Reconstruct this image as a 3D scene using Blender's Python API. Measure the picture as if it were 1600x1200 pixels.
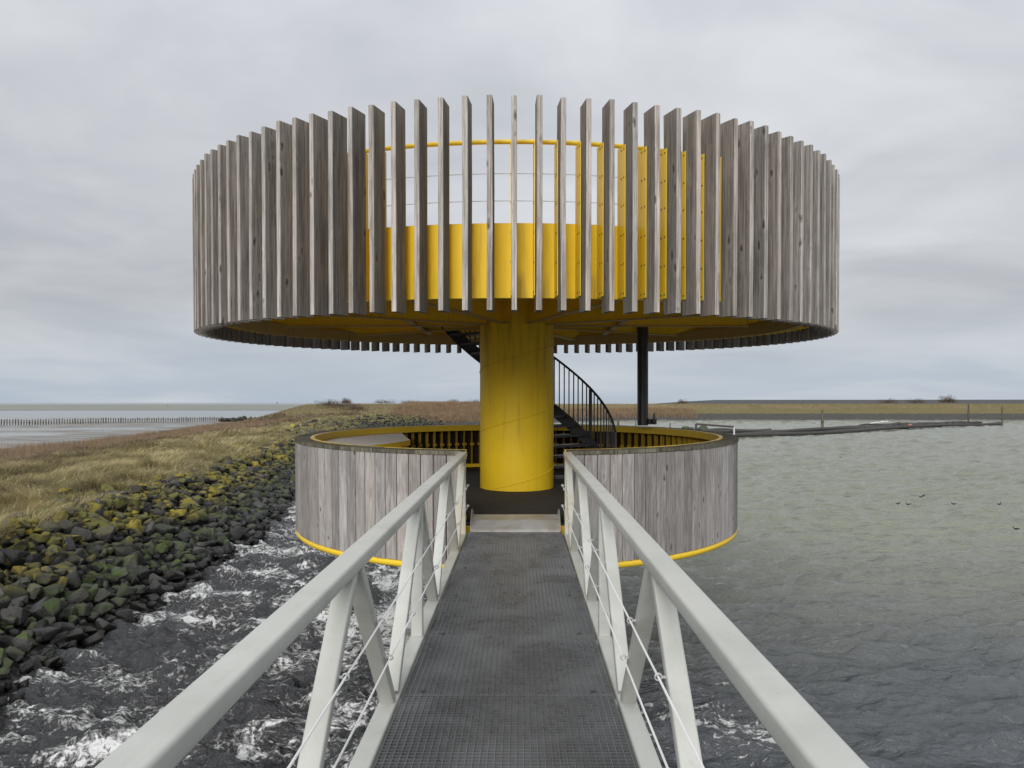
import bpy, bmesh, math, random
import numpy as np
from mathutils import Vector, Matrix

for o in list(bpy.data.objects):
    bpy.data.objects.remove(o)
scene = bpy.context.scene
col = scene.collection
R = math.radians
random.seed(7)
rng = np.random.default_rng(11)

# ------------------------------------------------------------------ camera
cam_data = bpy.data.cameras.new('camera')
cam = bpy.data.objects.new('camera', cam_data)
col.objects.link(cam)
cam.location = (0.07, 0.0, 1.6)
cam.rotation_euler = (R(90), 0, 0)
cam_data.sensor_width = 36.0
cam_data.lens = 36.0 * 1190 / 1600
cam_data.shift_x = -14 / 1600
cam_data.shift_y = 29 / 1600
cam_data.clip_start = 0.05
cam_data.clip_end = 60000
scene.camera = cam

# ------------------------------------------------------------------ sky and sun
SUN_EL, SUN_AZ = R(24), R(191)      # azimuth clockwise from +Y: high, behind the camera and a little left
world = bpy.data.worlds.new('World')
scene.world = world
world.use_nodes = True
wn = world.node_tree.nodes
wl = world.node_tree.links
wn.clear()


def wnode(t, **kw):
    n = wn.new(t)
    for k, v in kw.items():
        setattr(n, k, v)
    return n


w_out = wnode('ShaderNodeOutputWorld')
w_bg = wnode('ShaderNodeBackground')
w_sky = wnode('ShaderNodeTexSky', sky_type='NISHITA')
w_sky.sun_disc = False
w_sky.sun_elevation = SUN_EL
w_sky.sun_rotation = SUN_AZ
w_tc = wnode('ShaderNodeTexCoord')
w_sep = wnode('ShaderNodeSeparateXYZ')
wl.new(w_tc.outputs['Generated'], w_sep.inputs[0])


def wmath(op, a, b=None, clamp=False):
    n = wnode('ShaderNodeMath', operation=op)
    n.use_clamp = clamp
    for i, v in enumerate((a, b)):
        if v is None:
            continue
        if hasattr(v, 'links'):
            wl.new(v, n.inputs[i])
        else:
            n.inputs[i].default_value = v
    return n.outputs[0]


def wmix(f, a, b):
    n = wnode('ShaderNodeMix', data_type='RGBA')
    for i, v in ((0, f), (6, a), (7, b)):
        if hasattr(v, 'links'):
            wl.new(v, n.inputs[i])
        else:
            n.inputs[i].default_value = v if i == 0 else (*v, 1)
    return n.outputs[2]


zc = wmath('MAXIMUM', w_sep.outputs['Z'], 0.0)
den = wmath('ADD', zc, 0.17)
cx = wmath('DIVIDE', w_sep.outputs['X'], den)
cy = wmath('DIVIDE', w_sep.outputs['Y'], den)
cmb = wnode('ShaderNodeCombineXYZ')
wl.new(cx, cmb.inputs[0])
wl.new(cy, cmb.inputs[1])


def wnoise(scale, detail, rough, off, dist=0.0):
    m = wnode('ShaderNodeMapping')
    m.inputs['Location'].default_value = off
    wl.new(cmb.outputs[0], m.inputs[0])
    n = wnode('ShaderNodeTexNoise')
    n.inputs['Scale'].default_value = scale
    n.inputs['Detail'].default_value = detail
    n.inputs['Roughness'].default_value = rough
    n.inputs['Distortion'].default_value = dist
    wl.new(m.outputs[0], n.inputs['Vector'])
    return n.outputs[0]


def wramp(v, p0, p1):
    n = wnode('ShaderNodeMapRange', interpolation_type='SMOOTHSTEP')
    n.inputs[1].default_value = p0
    n.inputs[2].default_value = p1
    wl.new(v, n.inputs[0])
    return n.outputs[0]


big = wramp(wnoise(0.55, 5, 0.55, (3.1, 0.4, 0), 0.6), 0.33, 0.67)
small = wramp(wnoise(1.5, 5, 0.52, (0.7, 5.2, 2), 0.4), 0.30, 0.70)
cl = wmath('ADD', wmath('MULTIPLY', big, 0.55), wmath('MULTIPLY', small, 0.45))
cloud = wmix(cl, (0.218, 0.227, 0.245), (0.352, 0.357, 0.368))
# bluish clear strip low over the horizon, broken by long thin bands
low = wramp(w_sep.outputs['Z'], 0.0, 0.14)
band = wramp(wnoise(0.33, 4, 0.6, (9, 2, 1), 0.3), 0.38, 0.66)
lowcol = wmix(band, (0.235, 0.271, 0.320), (0.326, 0.344, 0.368))
skycol = wmix(low, lowcol, cloud)
# an overcast sky grows brighter towards the zenith
zen = wmath('ADD', wmath('ADD', 0.96, wmath('MULTIPLY', zc, 0.25)), wmath('MULTIPLY', wmath('MULTIPLY', zc, zc), 1.1))
vm = wnode('ShaderNodeVectorMath', operation='SCALE')
wl.new(skycol, vm.inputs[0])
wl.new(zen, vm.inputs['Scale'])
sk = wnode('ShaderNodeVectorMath', operation='SCALE')
wl.new(w_sky.outputs[0], sk.inputs[0])
sk.inputs['Scale'].default_value = 0.05
fin = wmix(0.06, vm.outputs[0], sk.outputs[0])
wl.new(fin, w_bg.inputs[0])
w_bg.inputs[1].default_value = 1.0
wl.new(w_bg.outputs[0], w_out.inputs[0])

sun_data = bpy.data.lights.new('sun', 'SUN')
sun_data.energy = 1.5
sun_data.angle = R(35)
sun_data.color = (1.0, 0.97, 0.93)
sun = bpy.data.objects.new('sun', sun_data)
col.objects.link(sun)
sd = Vector((math.sin(SUN_AZ) * math.cos(SUN_EL), math.cos(SUN_AZ) * math.cos(SUN_EL), math.sin(SUN_EL)))
sun.rotation_euler = sd.to_track_quat('Z', 'Y').to_euler()
sun.location = (0, -20, 40)

vs = scene.view_settings
vs.view_transform = 'Standard'
vs.look = 'None'
vs.exposure = 1.0
vs.gamma = 1.0
vs.use_curve_mapping = False
scene.render.engine = 'CYCLES'
scene.cycles.max_bounces = 12
scene.cycles.diffuse_bounces = 8


# ------------------------------------------------------------------ material helpers
class NT:
    def __init__(self, name):
        self.m = bpy.data.materials.new(name)
        self.m.use_nodes = True
        self.t = self.m.node_tree
        self.n = self.t.nodes
        self.n.clear()
        self.out = self.n.new('ShaderNodeOutputMaterial')
        self.b = self.n.new('ShaderNodeBsdfPrincipled')
        self.t.links.new(self.b.outputs[0], self.out.inputs[0])

    def put(self, sock, v):
        if hasattr(v, 'links'):
            self.t.links.new(v, sock)
        elif isinstance(v, tuple) and len(v) == 3 and sock.type == 'RGBA':
            sock.default_value = (*v, 1)
        else:
            sock.default_value = v

    def node(self, t, ins=None, **kw):
        n = self.n.new(t)
        for k, v in kw.items():
            setattr(n, k, v)
        for k, v in (ins or {}).items():
            self.put(n.inputs[k], v)
        return n

    def math(self, op, a, b=0.0, c=None, clamp=False):
        n = self.node('ShaderNodeMath', operation=op)
        n.use_clamp = clamp
        self.put(n.inputs[0], a)
        self.put(n.inputs[1], b)
        if c is not None:
            self.put(n.inputs[2], c)
        return n.outputs[0]

    def mix(self, f, a, b, blend='MIX'):
        n = self.node('ShaderNodeMix', data_type='RGBA', blend_type=blend)
        self.put(n.inputs[0], f)
        self.put(n.inputs[6], a)
        self.put(n.inputs[7], b)
        return n.outputs[2]

    def mapping(self, vec, scale=(1, 1, 1), loc=(0, 0, 0), rot=(0, 0, 0)):
        n = self.node('ShaderNodeMapping', {'Scale': scale, 'Location': loc, 'Rotation': rot})
        self.t.links.new(vec, n.inputs[0])
        return n.outputs[0]

    def noise(self, vec, scale=1.0, detail=4.0, rough=0.55, dist=0.0):
        n = self.node('ShaderNodeTexNoise', {'Scale': scale, 'Detail': detail, 'Roughness': rough, 'Distortion': dist})
        self.t.links.new(vec, n.inputs['Vector'])
        return n.outputs[0]

    def step(self, v, a, b, lo=0.0, hi=1.0):
        n = self.node('ShaderNodeMapRange', {1: a, 2: b, 3: lo, 4: hi}, interpolation_type='SMOOTHSTEP')
        self.put(n.inputs[0], v)
        return n.outputs[0]

    def bump(self, h, strength=0.3, dist=0.01, normal=None):
        n = self.node('ShaderNodeBump', {'Strength': strength, 'Distance': dist})
        self.put(n.inputs['Height'], h)
        if normal is not None:
            self.put(n.inputs['Normal'], normal)
        return n.outputs[0]

    def obj_rand(self):
        """object coordinates shifted by a per-object random, and that random"""
        tc = self.node('ShaderNodeTexCoord')
        oi = self.node('ShaderNodeObjectInfo')
        a = self.node('ShaderNodeVectorMath', operation='MULTIPLY_ADD')
        cb = self.node('ShaderNodeCombineXYZ')
        r = oi.outputs['Random']
        for i, k in enumerate((37.0, 53.0, 71.0)):
            self.put(cb.inputs[i], self.math('MULTIPLY', r, k))
        self.t.links.new(tc.outputs['Object'], a.inputs[0])
        a.inputs[1].default_value = (1, 1, 1)
        self.t.links.new(cb.outputs[0], a.inputs[2])
        return a.outputs[0], r

    def pos(self):
        return self.node('ShaderNodeNewGeometry').outputs['Position']

    def set(self, **kw):
        for k, v in kw.items():
            self.put(self.b.inputs[k.replace('_', ' ').title() if k not in ('IOR',) else k], v)
        return self.m


def wood_mat(name, dark, light, knot=0.5, stain=0.5, wide=1.0, tone=0.45, gf=42.0, fine=0.35, bleach_shade=False):
    t = NT(name)
    v, r = t.obj_rand()
    n_lo = t.noise(t.mapping(v, (5 / wide, 5 / wide, 0.9)), 1.0, 4, 0.6, 0.6)
    n_gr = t.noise(t.mapping(v, (gf, gf, 1.1 if gf > 30 else 1.6)), 1.0, 6, 0.65, 0.5 if gf > 30 else 1.6)
    n_fi = t.noise(t.mapping(v, (150, 150, 5)), 1.0, 3, 0.6)
    c = t.mix(t.step(n_gr, 0.33, 0.68), dark, light)
    c = t.mix(t.step(n_lo, 0.42, 0.75, 0, stain), c, tuple(x * 0.45 for x in dark))
    c = t.mix(t.step(n_fi, 0.52, 0.70, 0, fine), c, tuple(x * 0.5 for x in dark))
    # knots: sparse stretched cells
    vo = t.node('ShaderNodeTexVoronoi', {'Scale': 1.0, 'Randomness': 1.0}, voronoi_dimensions='3D')
    nk = t.node('ShaderNodeTexNoise', {'Scale': 9.0, 'Detail': 3.0})
    t.put(nk.inputs['Vector'], v)
    vk = t.node('ShaderNodeVectorMath', operation='MULTIPLY_ADD')
    t.put(vk.inputs[0], nk.outputs['Color'])
    vk.inputs[1].default_value = (0.05, 0.05, 0.16)
    t.put(vk.inputs[2], v)
    t.put(vo.inputs['Vector'], t.mapping(vk.outputs[0], (8.5, 8.5, 3.4)))
    sep = t.node('ShaderNodeSeparateColor')
    t.put(sep.inputs[0], vo.outputs['Color'])
    some = t.math('GREATER_THAN', sep.outputs[0], 1.0 - knot)
    kn = t.math('MULTIPLY', t.step(vo.outputs['Distance'], 0.25, 0.05), some)
    halo = t.math('MULTIPLY', t.step(vo.outputs['Distance'], 0.6, 0.2), some)
    c = t.mix(t.math('MULTIPLY', halo, 0.22), c, tuple(min(1, x * 1.15) for x in light))
    c = t.mix(t.math('MULTIPLY', kn, 0.85), c, (0.035, 0.028, 0.022))
    bri = t.math('MULTIPLY_ADD', r, tone, 1.0 - tone * 0.5)
    c2 = t.node('ShaderNodeVectorMath', operation='SCALE')
    t.put(c2.inputs[0], c)
    if bleach_shade:      # outer edge weathered silver; edge-to-flank light contrast also painted into the tone
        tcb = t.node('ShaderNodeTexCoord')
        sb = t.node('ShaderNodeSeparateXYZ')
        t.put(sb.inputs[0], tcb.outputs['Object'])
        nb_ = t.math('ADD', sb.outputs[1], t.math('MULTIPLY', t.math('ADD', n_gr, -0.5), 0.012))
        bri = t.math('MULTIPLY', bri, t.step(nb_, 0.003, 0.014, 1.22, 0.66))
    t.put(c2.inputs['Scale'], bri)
    warm = t.mix(t.math('FRACT', t.math('MULTIPLY', r, 7.3)), (1.0, 1.0, 1.0), (1.03, 0.98, 0.94))
    cf = t.mix(1.0, c2.outputs[0], warm, 'MULTIPLY')
    h = t.math('ADD', t.math('MULTIPLY', n_gr, 0.7), t.math('ADD', t.math('MULTIPLY', n_fi, 0.4), t.math('MULTIPLY', kn, -0.4)))
    return t.set(base_color=cf, roughness=0.85, specular_ior_level=0.25, normal=t.bump(h, 0.55, 0.006)) if False else fin_mat(t, cf, 0.85, t.bump(h, 0.55, 0.006), 0.25)


def fin_mat(t, c, rough, normal=None, spec=0.5, metal=0.0):
    t.put(t.b.inputs['Base Color'], c)
    t.put(t.b.inputs['Roughness'], rough)
    t.put(t.b.inputs['Specular IOR Level'], spec)
    t.put(t.b.inputs['Metallic'], metal)
    if normal is not None:
        t.put(t.b.inputs['Normal'], normal)
    return t.m


def paint_mat(name, base, dirt, dirt_amt=0.5, rough=0.45, streak=True, spec=0.4, chip=0.0, runs=None):
    t = NT(name)
    p = t.pos()
    n1 = t.noise(t.mapping(p, (1.3, 1.3, 0.8)), 1.6, 5, 0.6, 0.4)
    n2 = t.noise(t.mapping(p, (14, 14, 0.7)), 1.0, 5, 0.6)
    n3 = t.noise(p, 45, 4, 0.6)
    c = t.mix(t.step(n1, 0.40, 0.75, 0, dirt_amt * 0.6), base, tuple(0.5 * a + 0.5 * b for a, b in zip(base, dirt)))
    if streak:
        c = t.mix(t.step(n2, 0.53, 0.74, 0, dirt_amt), c, dirt)
    c = t.mix(t.step(n3, 0.60, 0.75, 0, dirt_amt * 0.55), c, dirt)
    if runs:        # dirty water runs that start under the beams
        sp = t.node('ShaderNodeSeparateXYZ')
        t.put(sp.inputs[0], p)
        n5 = t.noise(t.mapping(p, (7, 7, 0.45)), 1.0, 4, 0.6, 0.3)
        below = t.math('MULTIPLY', t.step(sp.outputs[2], runs - 1.3, runs - 0.1), t.step(sp.outputs[2], runs + 0.2, runs))
        c = t.mix(t.math('MULTIPLY', below, t.step(n5, 0.46, 0.66, 0, 0.5)), c, (0.15, 0.10, 0.035))
    if chip > 0:
        n4 = t.noise(p, 16, 3, 0.5, 1.0)
        c = t.mix(t.step(n4, 0.74, 0.77, 0, chip), c, (0.10, 0.055, 0.03))
    rr = t.step(n1, 0.3, 0.7, rough - 0.08, rough + 0.12)
    return fin_mat(t, c, rr, t.bump(n3, 0.10, 0.003), spec)


M = {}
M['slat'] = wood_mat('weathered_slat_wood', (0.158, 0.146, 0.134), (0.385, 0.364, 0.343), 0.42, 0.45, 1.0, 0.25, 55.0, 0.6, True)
M['plank'] = wood_mat('weathered_plank_wood', (0.205, 0.195, 0.189), (0.375, 0.362, 0.354), 0.32, 0.35, 1.8, 0.62, 24.0, 0.3)
M['cap'] = wood_mat('mossy_cap_wood', (0.06, 0.058, 0.042), (0.19, 0.18, 0.135), 0.1, 0.7)
M['ledge'] = wood_mat('bleached_ledge_wood', (0.55, 0.54, 0.52), (0.80, 0.79, 0.77), 0.1, 0.2)
M['floorboard'] = wood_mat('dark_floor_board', (0.026, 0.024, 0.023), (0.065, 0.06, 0.056), 0.0, 0.3)
M['pile'] = wood_mat('wet_pile_wood', (0.045, 0.04, 0.034), (0.15, 0.135, 0.11), 0.0, 0.5)
M['yellow'] = paint_mat('yellow_paint', (0.76, 0.515, 0.018), (0.40, 0.25, 0.03), 0.42, 0.52, chip=0.22, runs=2.9, spec=0.25)
M['beam_yellow'] = paint_mat('grimy_yellow_paint', (0.84, 0.56, 0.025), (0.46, 0.30, 0.06), 0.45, 0.34)
M['flange'] = paint_mat('grimy_flange_paint', (0.42, 0.31, 0.12), (0.26, 0.21, 0.13), 0.7, 0.6)
M['tube_yellow'] = paint_mat('yellow_tube_paint', (0.76, 0.52, 0.03), (0.42, 0.29, 0.07), 0.3, 0.4)
M['black'] = paint_mat('black_coated_steel', (0.020, 0.021, 0.022), (0.05, 0.045, 0.04), 0.4, 0.4, spec=0.5)
M['stair'] = paint_mat('dark_stair_steel', (0.035, 0.037, 0.040), (0.08, 0.07, 0.06), 0.4, 0.42, spec=0.5)
M['galv'] = paint_mat('galvanised_steel', (0.42, 0.43, 0.43), (0.28, 0.27, 0.25), 0.5, 0.42, False, 0.5)
M['wire'] = paint_mat('white_coated_wire', (0.78, 0.78, 0.76), (0.5, 0.5, 0.46), 0.2, 0.4, False)
M['backing'] = paint_mat('dark_seam_backing', (0.030, 0.022, 0.015), (0.05, 0.035, 0.02), 0.5, 0.8, False, 0.1)
M['rib'] = paint_mat('shaded_grimy_rib_paint', (0.52, 0.34, 0.03), (0.26, 0.17, 0.05), 0.6, 0.5)  # yellow browned to paint in the ribs' shade, with some grime
M['plate'] = None


def m_rail():
    t = NT('pale_grey_rail_paint')
    p = t.pos()
    n1 = t.noise(p, 2.2, 5, 0.6, 0.5)
    n2 = t.noise(t.mapping(p, (30, 4, 30)), 1.0, 4, 0.6)
    n3 = t.noise(p, 120, 3, 0.6)
    n4 = t.noise(t.mapping(p, (1, 0.5, 1)), 9, 4, 0.6, 1.2)
    c = t.mix(t.step(n1, 0.38, 0.72), (0.47, 0.478, 0.445), (0.385, 0.392, 0.362))
    c = t.mix(t.step(n2, 0.55, 0.78, 0, 0.35), c, (0.33, 0.335, 0.29))
    c = t.mix(t.step(n3, 0.66, 0.74, 0, 0.4), c, (0.30, 0.30, 0.26))
    c = t.mix(t.step(n4, 0.66, 0.73, 0, 0.55), c, (0.53, 0.535, 0.51))
    n5 = t.noise(p, 34, 3, 0.5)
    c = t.mix(t.step(n5, 0.735, 0.765, 0, 0.7), c, (0.20, 0.115, 0.06))
    # yellowish algae on the far, sheltered end
    sp = t.node('ShaderNodeSeparateXYZ')
    t.put(sp.inputs[0], p)
    al = t.math('MULTIPLY', t.step(sp.outputs[1], 6.5, 9.5), t.step(n1, 0.35, 0.6))
    c = t.mix(t.math('MULTIPLY', al, 0.5), c, (0.50, 0.43, 0.26))
    return fin_mat(t, c, t.step(n1, 0.3, 0.7, 0.34, 0.52), t.bump(n3, 0.05, 0.001), 0.45)


M['rail'] = m_rail()


def m_grate():
    t = NT('wet_grating_steel')
    p = t.pos()
    n1 = t.noise(p, 1.7, 5, 0.65, 0.6)
    n2 = t.noise(p, 22, 4, 0.65)
    c = t.mix(t.step(n1, 0.30, 0.75), (0.205, 0.213, 0.223), (0.15, 0.156, 0.164))
    c = t.mix(t.step(n2, 0.55, 0.75, 0, 0.3), c, (0.10, 0.092, 0.075))
    return fin_mat(t, c, t.step(t.math('ADD', t.math('MULTIPLY', n1, 0.6), t.math('MULTIPLY', n2, 0.4)), 0.36, 0.64, 0.40, 0.24), None, 0.75, 0.5)


M['grate'] = m_grate()


def m_check():
    t = NT('aluminium_tread_plate')
    p = t.pos()
    w = t.node('ShaderNodeTexVoronoi', {'Scale': 42.0})
    t.put(w.inputs['Vector'], t.mapping(p, (1, 1, 1), (0, 0, 0), (0, 0, R(45))))
    n = t.noise(p, 3.5, 5, 0.6)
    c = t.mix(t.step(n, 0.35, 0.7), (0.52, 0.53, 0.54), (0.40, 0.36, 0.30))
    return fin_mat(t, c, 0.42, t.bump(w.outputs[0], 0.35, 0.004), 0.5, 0.35)


M['plate'] = m_check()


def m_water(name, base, foam=True):
    t = NT(name)
    p = t.pos()
    n_a = t.noise(t.mapping(p, (0.75, 2.3, 1), (0, 0, 0), (0, 0, R(5))), 2.2, 5, 0.6, 0.3)
    n_b = t.noise(t.mapping(p, (1.0, 1.7, 1), (4, 2, 0), (0, 0, R(14))), 9, 4, 0.6, 0.4)
    n_c = t.noise(t.mapping(p, (0.55, 2.2, 1), (1, 7, 0), (0, 0, R(-7))), 0.75, 4, 0.6, 0.5)
    h = t.math('ADD', t.math('ADD', n_a, t.math('MULTIPLY', n_c, 2.2)), t.math('MULTIPLY', n_b, 0.36))
    nor = t.bump(h, 0.8, 0.16)
    c = base
    rough = 0.09
    if foam:
        sp = t.node('ShaderNodeSeparateXYZ')
        t.put(sp.inputs[0], p)
        X, Y = sp.outputs[0], sp.outputs[1]
        # silt-green water out in the basin, darker churned water in the outfall
        n_s = t.noise(p, 0.12, 3, 0.5)
        silt = t.step(t.math('ADD', Y, t.math('MULTIPLY', n_s, 8.0)), 10, 32)
        silt = t.math('MULTIPLY', silt, t.step(t.math('ADD', X, t.math('MULTIPLY', Y, 0.06)), -3.5, 3.5))
        c = t.mix(silt, t.mix(t.step(X, -2, 2), (0.030, 0.031, 0.034), (0.066, 0.073, 0.084)), base)
        # foam: churned streaks along the outfall left of the bridge, a patch on the right of it
        warp = t.node('ShaderNodeVectorMath', operation='MULTIPLY_ADD')
        nw = t.node('ShaderNodeTexNoise', {'Scale': 0.9, 'Detail': 3.0})
        t.put(nw.inputs['Vector'], p)
        t.put(warp.inputs[0], nw.outputs['Color'])
        warp.inputs[1].default_value = (0.9, 0.9, 0)
        t.put(warp.inputs[2], p)
        wv = warp.outputs[0]
        f1 = t.noise(t.mapping(wv, (0.50, 1.05, 1), (0, 0, 0), (0, 0, R(-10))), 1.0, 7, 0.62, 0.9)
        f2 = t.noise(t.mapping(wv, (1, 2.2, 1)), 3.0, 7, 0.72, 1.3)
        f3 = t.noise(t.mapping(wv, (1, 1.4, 1)), 13.0, 4, 0.65, 0.8)
        zl = t.math('MULTIPLY', t.step(X, 1.2, -1.2), t.step(Y, 42, 24))
        zr = t.math('MULTIPLY', t.math('MULTIPLY', t.step(X, 0.2, 1.6), t.step(X, 4.3, 3.0)),
                    t.math('MULTIPLY', t.step(Y, 8.7, 9.4), t.step(Y, 12.6, 11.2)))
        nearpillar = t.math('MULTIPLY', t.math('MULTIPLY', t.step(X, -4.2, -2.4), t.step(X, 0.2, -1.2)),
                            t.math('MULTIPLY', t.step(Y, 12, 14.5), t.step(Y, 24, 18)))
        lace = t.math('ADD', t.math('MULTIPLY', f2, 0.6), t.math('MULTIPLY', f3, 0.4))
        v = t.math('ADD', t.math('MULTIPLY', f1, 0.50), t.math('MULTIPLY', lace, 0.70))
        v = t.math('ADD', v, t.math('MULTIPLY', nearpillar, 0.05))
        ml = t.math('MULTIPLY', t.step(v, 0.594, 0.675), zl)
        mr = t.math('MULTIPLY', t.step(t.math('ADD', v, 0.028), 0.64, 0.69), zr)
        fo = t.math('MAXIMUM', ml, mr)
        # scattered wind flecks everywhere
        f4 = t.noise(t.mapping(p, (0.55, 1.2, 1)), 1.6, 8, 0.7, 0.6)
        fo = t.math('MAXIMUM', fo, t.step(f4, 0.715, 0.76, 0, 0.5))
        c = t.mix(fo, c, (0.57, 0.58, 0.575))
        rough = t.math('ADD', 0.08, t.math('MULTIPLY', fo, 0.6))
        nor = t.bump(t.math('ADD', h, t.math('MULTIPLY', fo, 0.4)), 0.8, 0.16)
    t.put(t.b.inputs['IOR'], 1.33)
    return fin_mat(t, c, rough, nor, 0.5)


M['water'] = m_water('harbour_water', (0.18, 0.19, 0.148))


def m_sea():
    t = NT('open_sea_water')
    p = t.pos()
    h = t.noise(t.mapping(p, (0.5, 1.2, 1)), 1.2, 4, 0.6)
    t.put(t.b.inputs['IOR'], 1.33)
    return fin_mat(t, (0.12, 0.125, 0.11), 0.14, t.bump(h, 0.25, 0.05), 0.5)


M['sea'] = m_sea()


def m_mud():
    t = NT('tidal_mud')
    p = t.pos()
    n = t.noise(t.mapping(p, (0.25, 0.6, 1)), 0.7, 6, 0.6)
    c = t.mix(t.step(n, 0.35, 0.7), (0.17, 0.155, 0.13), (0.09, 0.083, 0.07))
    return fin_mat(t, c, t.step(n, 0.35, 0.65, 0.28, 0.6), t.bump(n, 0.3, 0.03), 0.5)


M['mud'] = m_mud()


def m_sand():
    t = NT('far_tidal_flat')
    p = t.pos()
    n = t.noise(t.mapping(p, (0.002, 0.01, 1)), 1.0, 5, 0.6)
    return fin_mat(t, t.mix(n, (0.215, 0.215, 0.185), (0.17, 0.177, 0.155)), 0.75, None, 0.3)


M['sand'] = m_sand()


def m_rock():
    t = NT('revetment_rock')
    g = t.node('ShaderNodeNewGeometry')
    p = g.outputs['Position']
    rnd = g.outputs['Random Per Island']
    oi = t.node('ShaderNodeObjectInfo')
    rr = t.math('FRACT', t.math('ADD', rnd, oi.outputs['Random']))
    r2 = t.math('FRACT', t.math('MULTIPLY', rr, 13.7))
    r3 = t.math('FRACT', t.math('MULTIPLY', rr, 47.1))
    sp = t.node('ShaderNodeSeparateXYZ')
    t.put(sp.inputs[0], p)
    sn = t.node('ShaderNodeSeparateXYZ')
    t.put(sn.inputs[0], g.outputs['True Normal'])
    Z = sp.outputs[2]
    n1 = t.noise(p, 0.7, 4, 0.6)
    n2 = t.noise(p, 7, 5, 0.65, 0.5)
    n3 = t.noise(p, 38, 4, 0.65)
    c = t.mix(t.math('MULTIPLY', rr, rr), (0.022, 0.022, 0.023), (0.085, 0.082, 0.079))
    c = t.mix(t.step(n2, 0.42, 0.66, 0, 0.55), c, (0.022, 0.021, 0.02))
    c = t.mix(t.step(n3, 0.5, 0.72, 0, 0.5), c, (0.03, 0.03, 0.03))
    zj = t.math('ADD', Z, t.math('MULTIPLY', t.math('ADD', n1, -0.5), 0.9))
    # green weed low down on some stones
    gm = t.math('MULTIPLY', t.step(zj, -1.5, -1.95), t.step(r2, 0.22, 0.6))
    gm = t.math('MULTIPLY', gm, t.math('MULTIPLY', t.step(n2, 0.36, 0.58), t.step(sn.outputs[2], -0.1, 0.45)))
    c = t.mix(t.math('MULTIPLY', gm, 0.85), c, t.mix(n3, (0.028, 0.055, 0.008), (0.07, 0.10, 0.016)))
    # olive and yellow lichen on the upper stones
    ly = t.math('MULTIPLY', t.step(zj, -1.95, -1.45), t.step(r3, 0.10, 0.45))
    ly = t.math('MULTIPLY', ly, t.math('MULTIPLY', t.step(n2, 0.32, 0.52), t.step(sn.outputs[2], -0.3, 0.3)))
    lc = t.mix(t.step(r2, 0.40, 1.0), (0.11, 0.105, 0.024), (0.26, 0.20, 0.016))
    lc = t.mix(t.step(sp.outputs[1], 35, 75, 0, 0.65), lc, (0.12, 0.105, 0.05))
    lc = t.mix(t.step(n3, 0.45, 0.65, 0, 0.5), lc, (0.13, 0.125, 0.045))
    c = t.mix(ly, c, lc)
    # tide-blackened foot
    c = t.mix(t.step(zj, -2.15, -2.55), c, (0.016, 0.015, 0.014))
    ro = t.step(zj, -2.5, -1.9, 0.35, 0.85)
    return fin_mat(t, c, ro, t.bump(t.math('ADD', t.math('MULTIPLY', n2, 0.7), t.math('MULTIPLY', n3, 0.3)), 0.9, 0.05), 0.3)


M['rock'] = m_rock()


def m_ground():
    t = NT('bank_soil_and_turf')
    p = t.pos()
    sp = t.node('ShaderNodeSeparateXYZ')
    t.put(sp.inputs[0], p)
    n1 = t.noise(p, 0.16, 5, 0.6, 0.5)
    n2 = t.noise(p, 1.5, 6, 0.65)
    n3 = t.noise(p, 9.0, 4, 0.65)
    c = t.mix(t.step(n1, 0.36, 0.62), (0.115, 0.105, 0.042), (0.17, 0.125, 0.07))
    c = t.mix(t.step(n2, 0.45, 0.66), c, (0.20, 0.175, 0.085))
    c = t.mix(t.step(n3, 0.5, 0.72, 0, 0.6), c, (0.06, 0.052, 0.03))
    # greener turf half-way up the far dike
    zj = t.math('ADD', sp.outputs[2], t.math('MULTIPLY', t.math('ADD', n2, -0.5), 0.5))
    green = t.math('MULTIPLY', t.step(sp.outputs[1], 140, 180), t.math('MULTIPLY', t.step(zj, -1.8, -1.3), t.step(zj, 0.3, -0.3)))
    c = t.mix(t.math('MULTIPLY', green, t.step(n1, 0.3, 0.7, 0.2, 0.7)), c, t.mix(n2, (0.10, 0.096, 0.04), (0.14, 0.12, 0.06)))
    # basalt foot; ground under the stones painted dark to deepen their gaps
    ft = t.math('MAXIMUM', t.step(zj, -1.55, -1.75), t.math('MULTIPLY', t.step(sp.outputs[0], -19, -15), t.step(zj, -1.0, -1.3)))
    c = t.mix(ft, c, t.mix(t.step(n3, 0.4, 0.65), (0.035, 0.034, 0.033), (0.11, 0.108, 0.10)))
    return fin_mat(t, c, 0.95, t.bump(t.math('ADD', n2, t.math('MULTIPLY', n3, 0.5)), 0.7, 0.12), 0.1)


M['ground'] = m_ground()


def m_blade(name):
    t = NT(name)
    a = t.node('ShaderNodeVertexColor', layer_name='tint')
    t.put(t.b.inputs['Base Color'], a.outputs[0])
    t.put(t.b.inputs['Roughness'], 0.8)
    t.put(t.b.inputs['Specular IOR Level'], 0.15)
    tr = t.node('ShaderNodeBsdfTranslucent')
    t.put(tr.inputs[0], a.outputs[0])
    ms = t.node('ShaderNodeMixShader', {0: 0.25})
    t.t.links.new(t.b.outputs[0], ms.inputs[1])
    t.t.links.new(tr.outputs[0], ms.inputs[2])
    t.t.links.new(ms.outputs[0], t.out.inputs[0])
    return t.m


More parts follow.
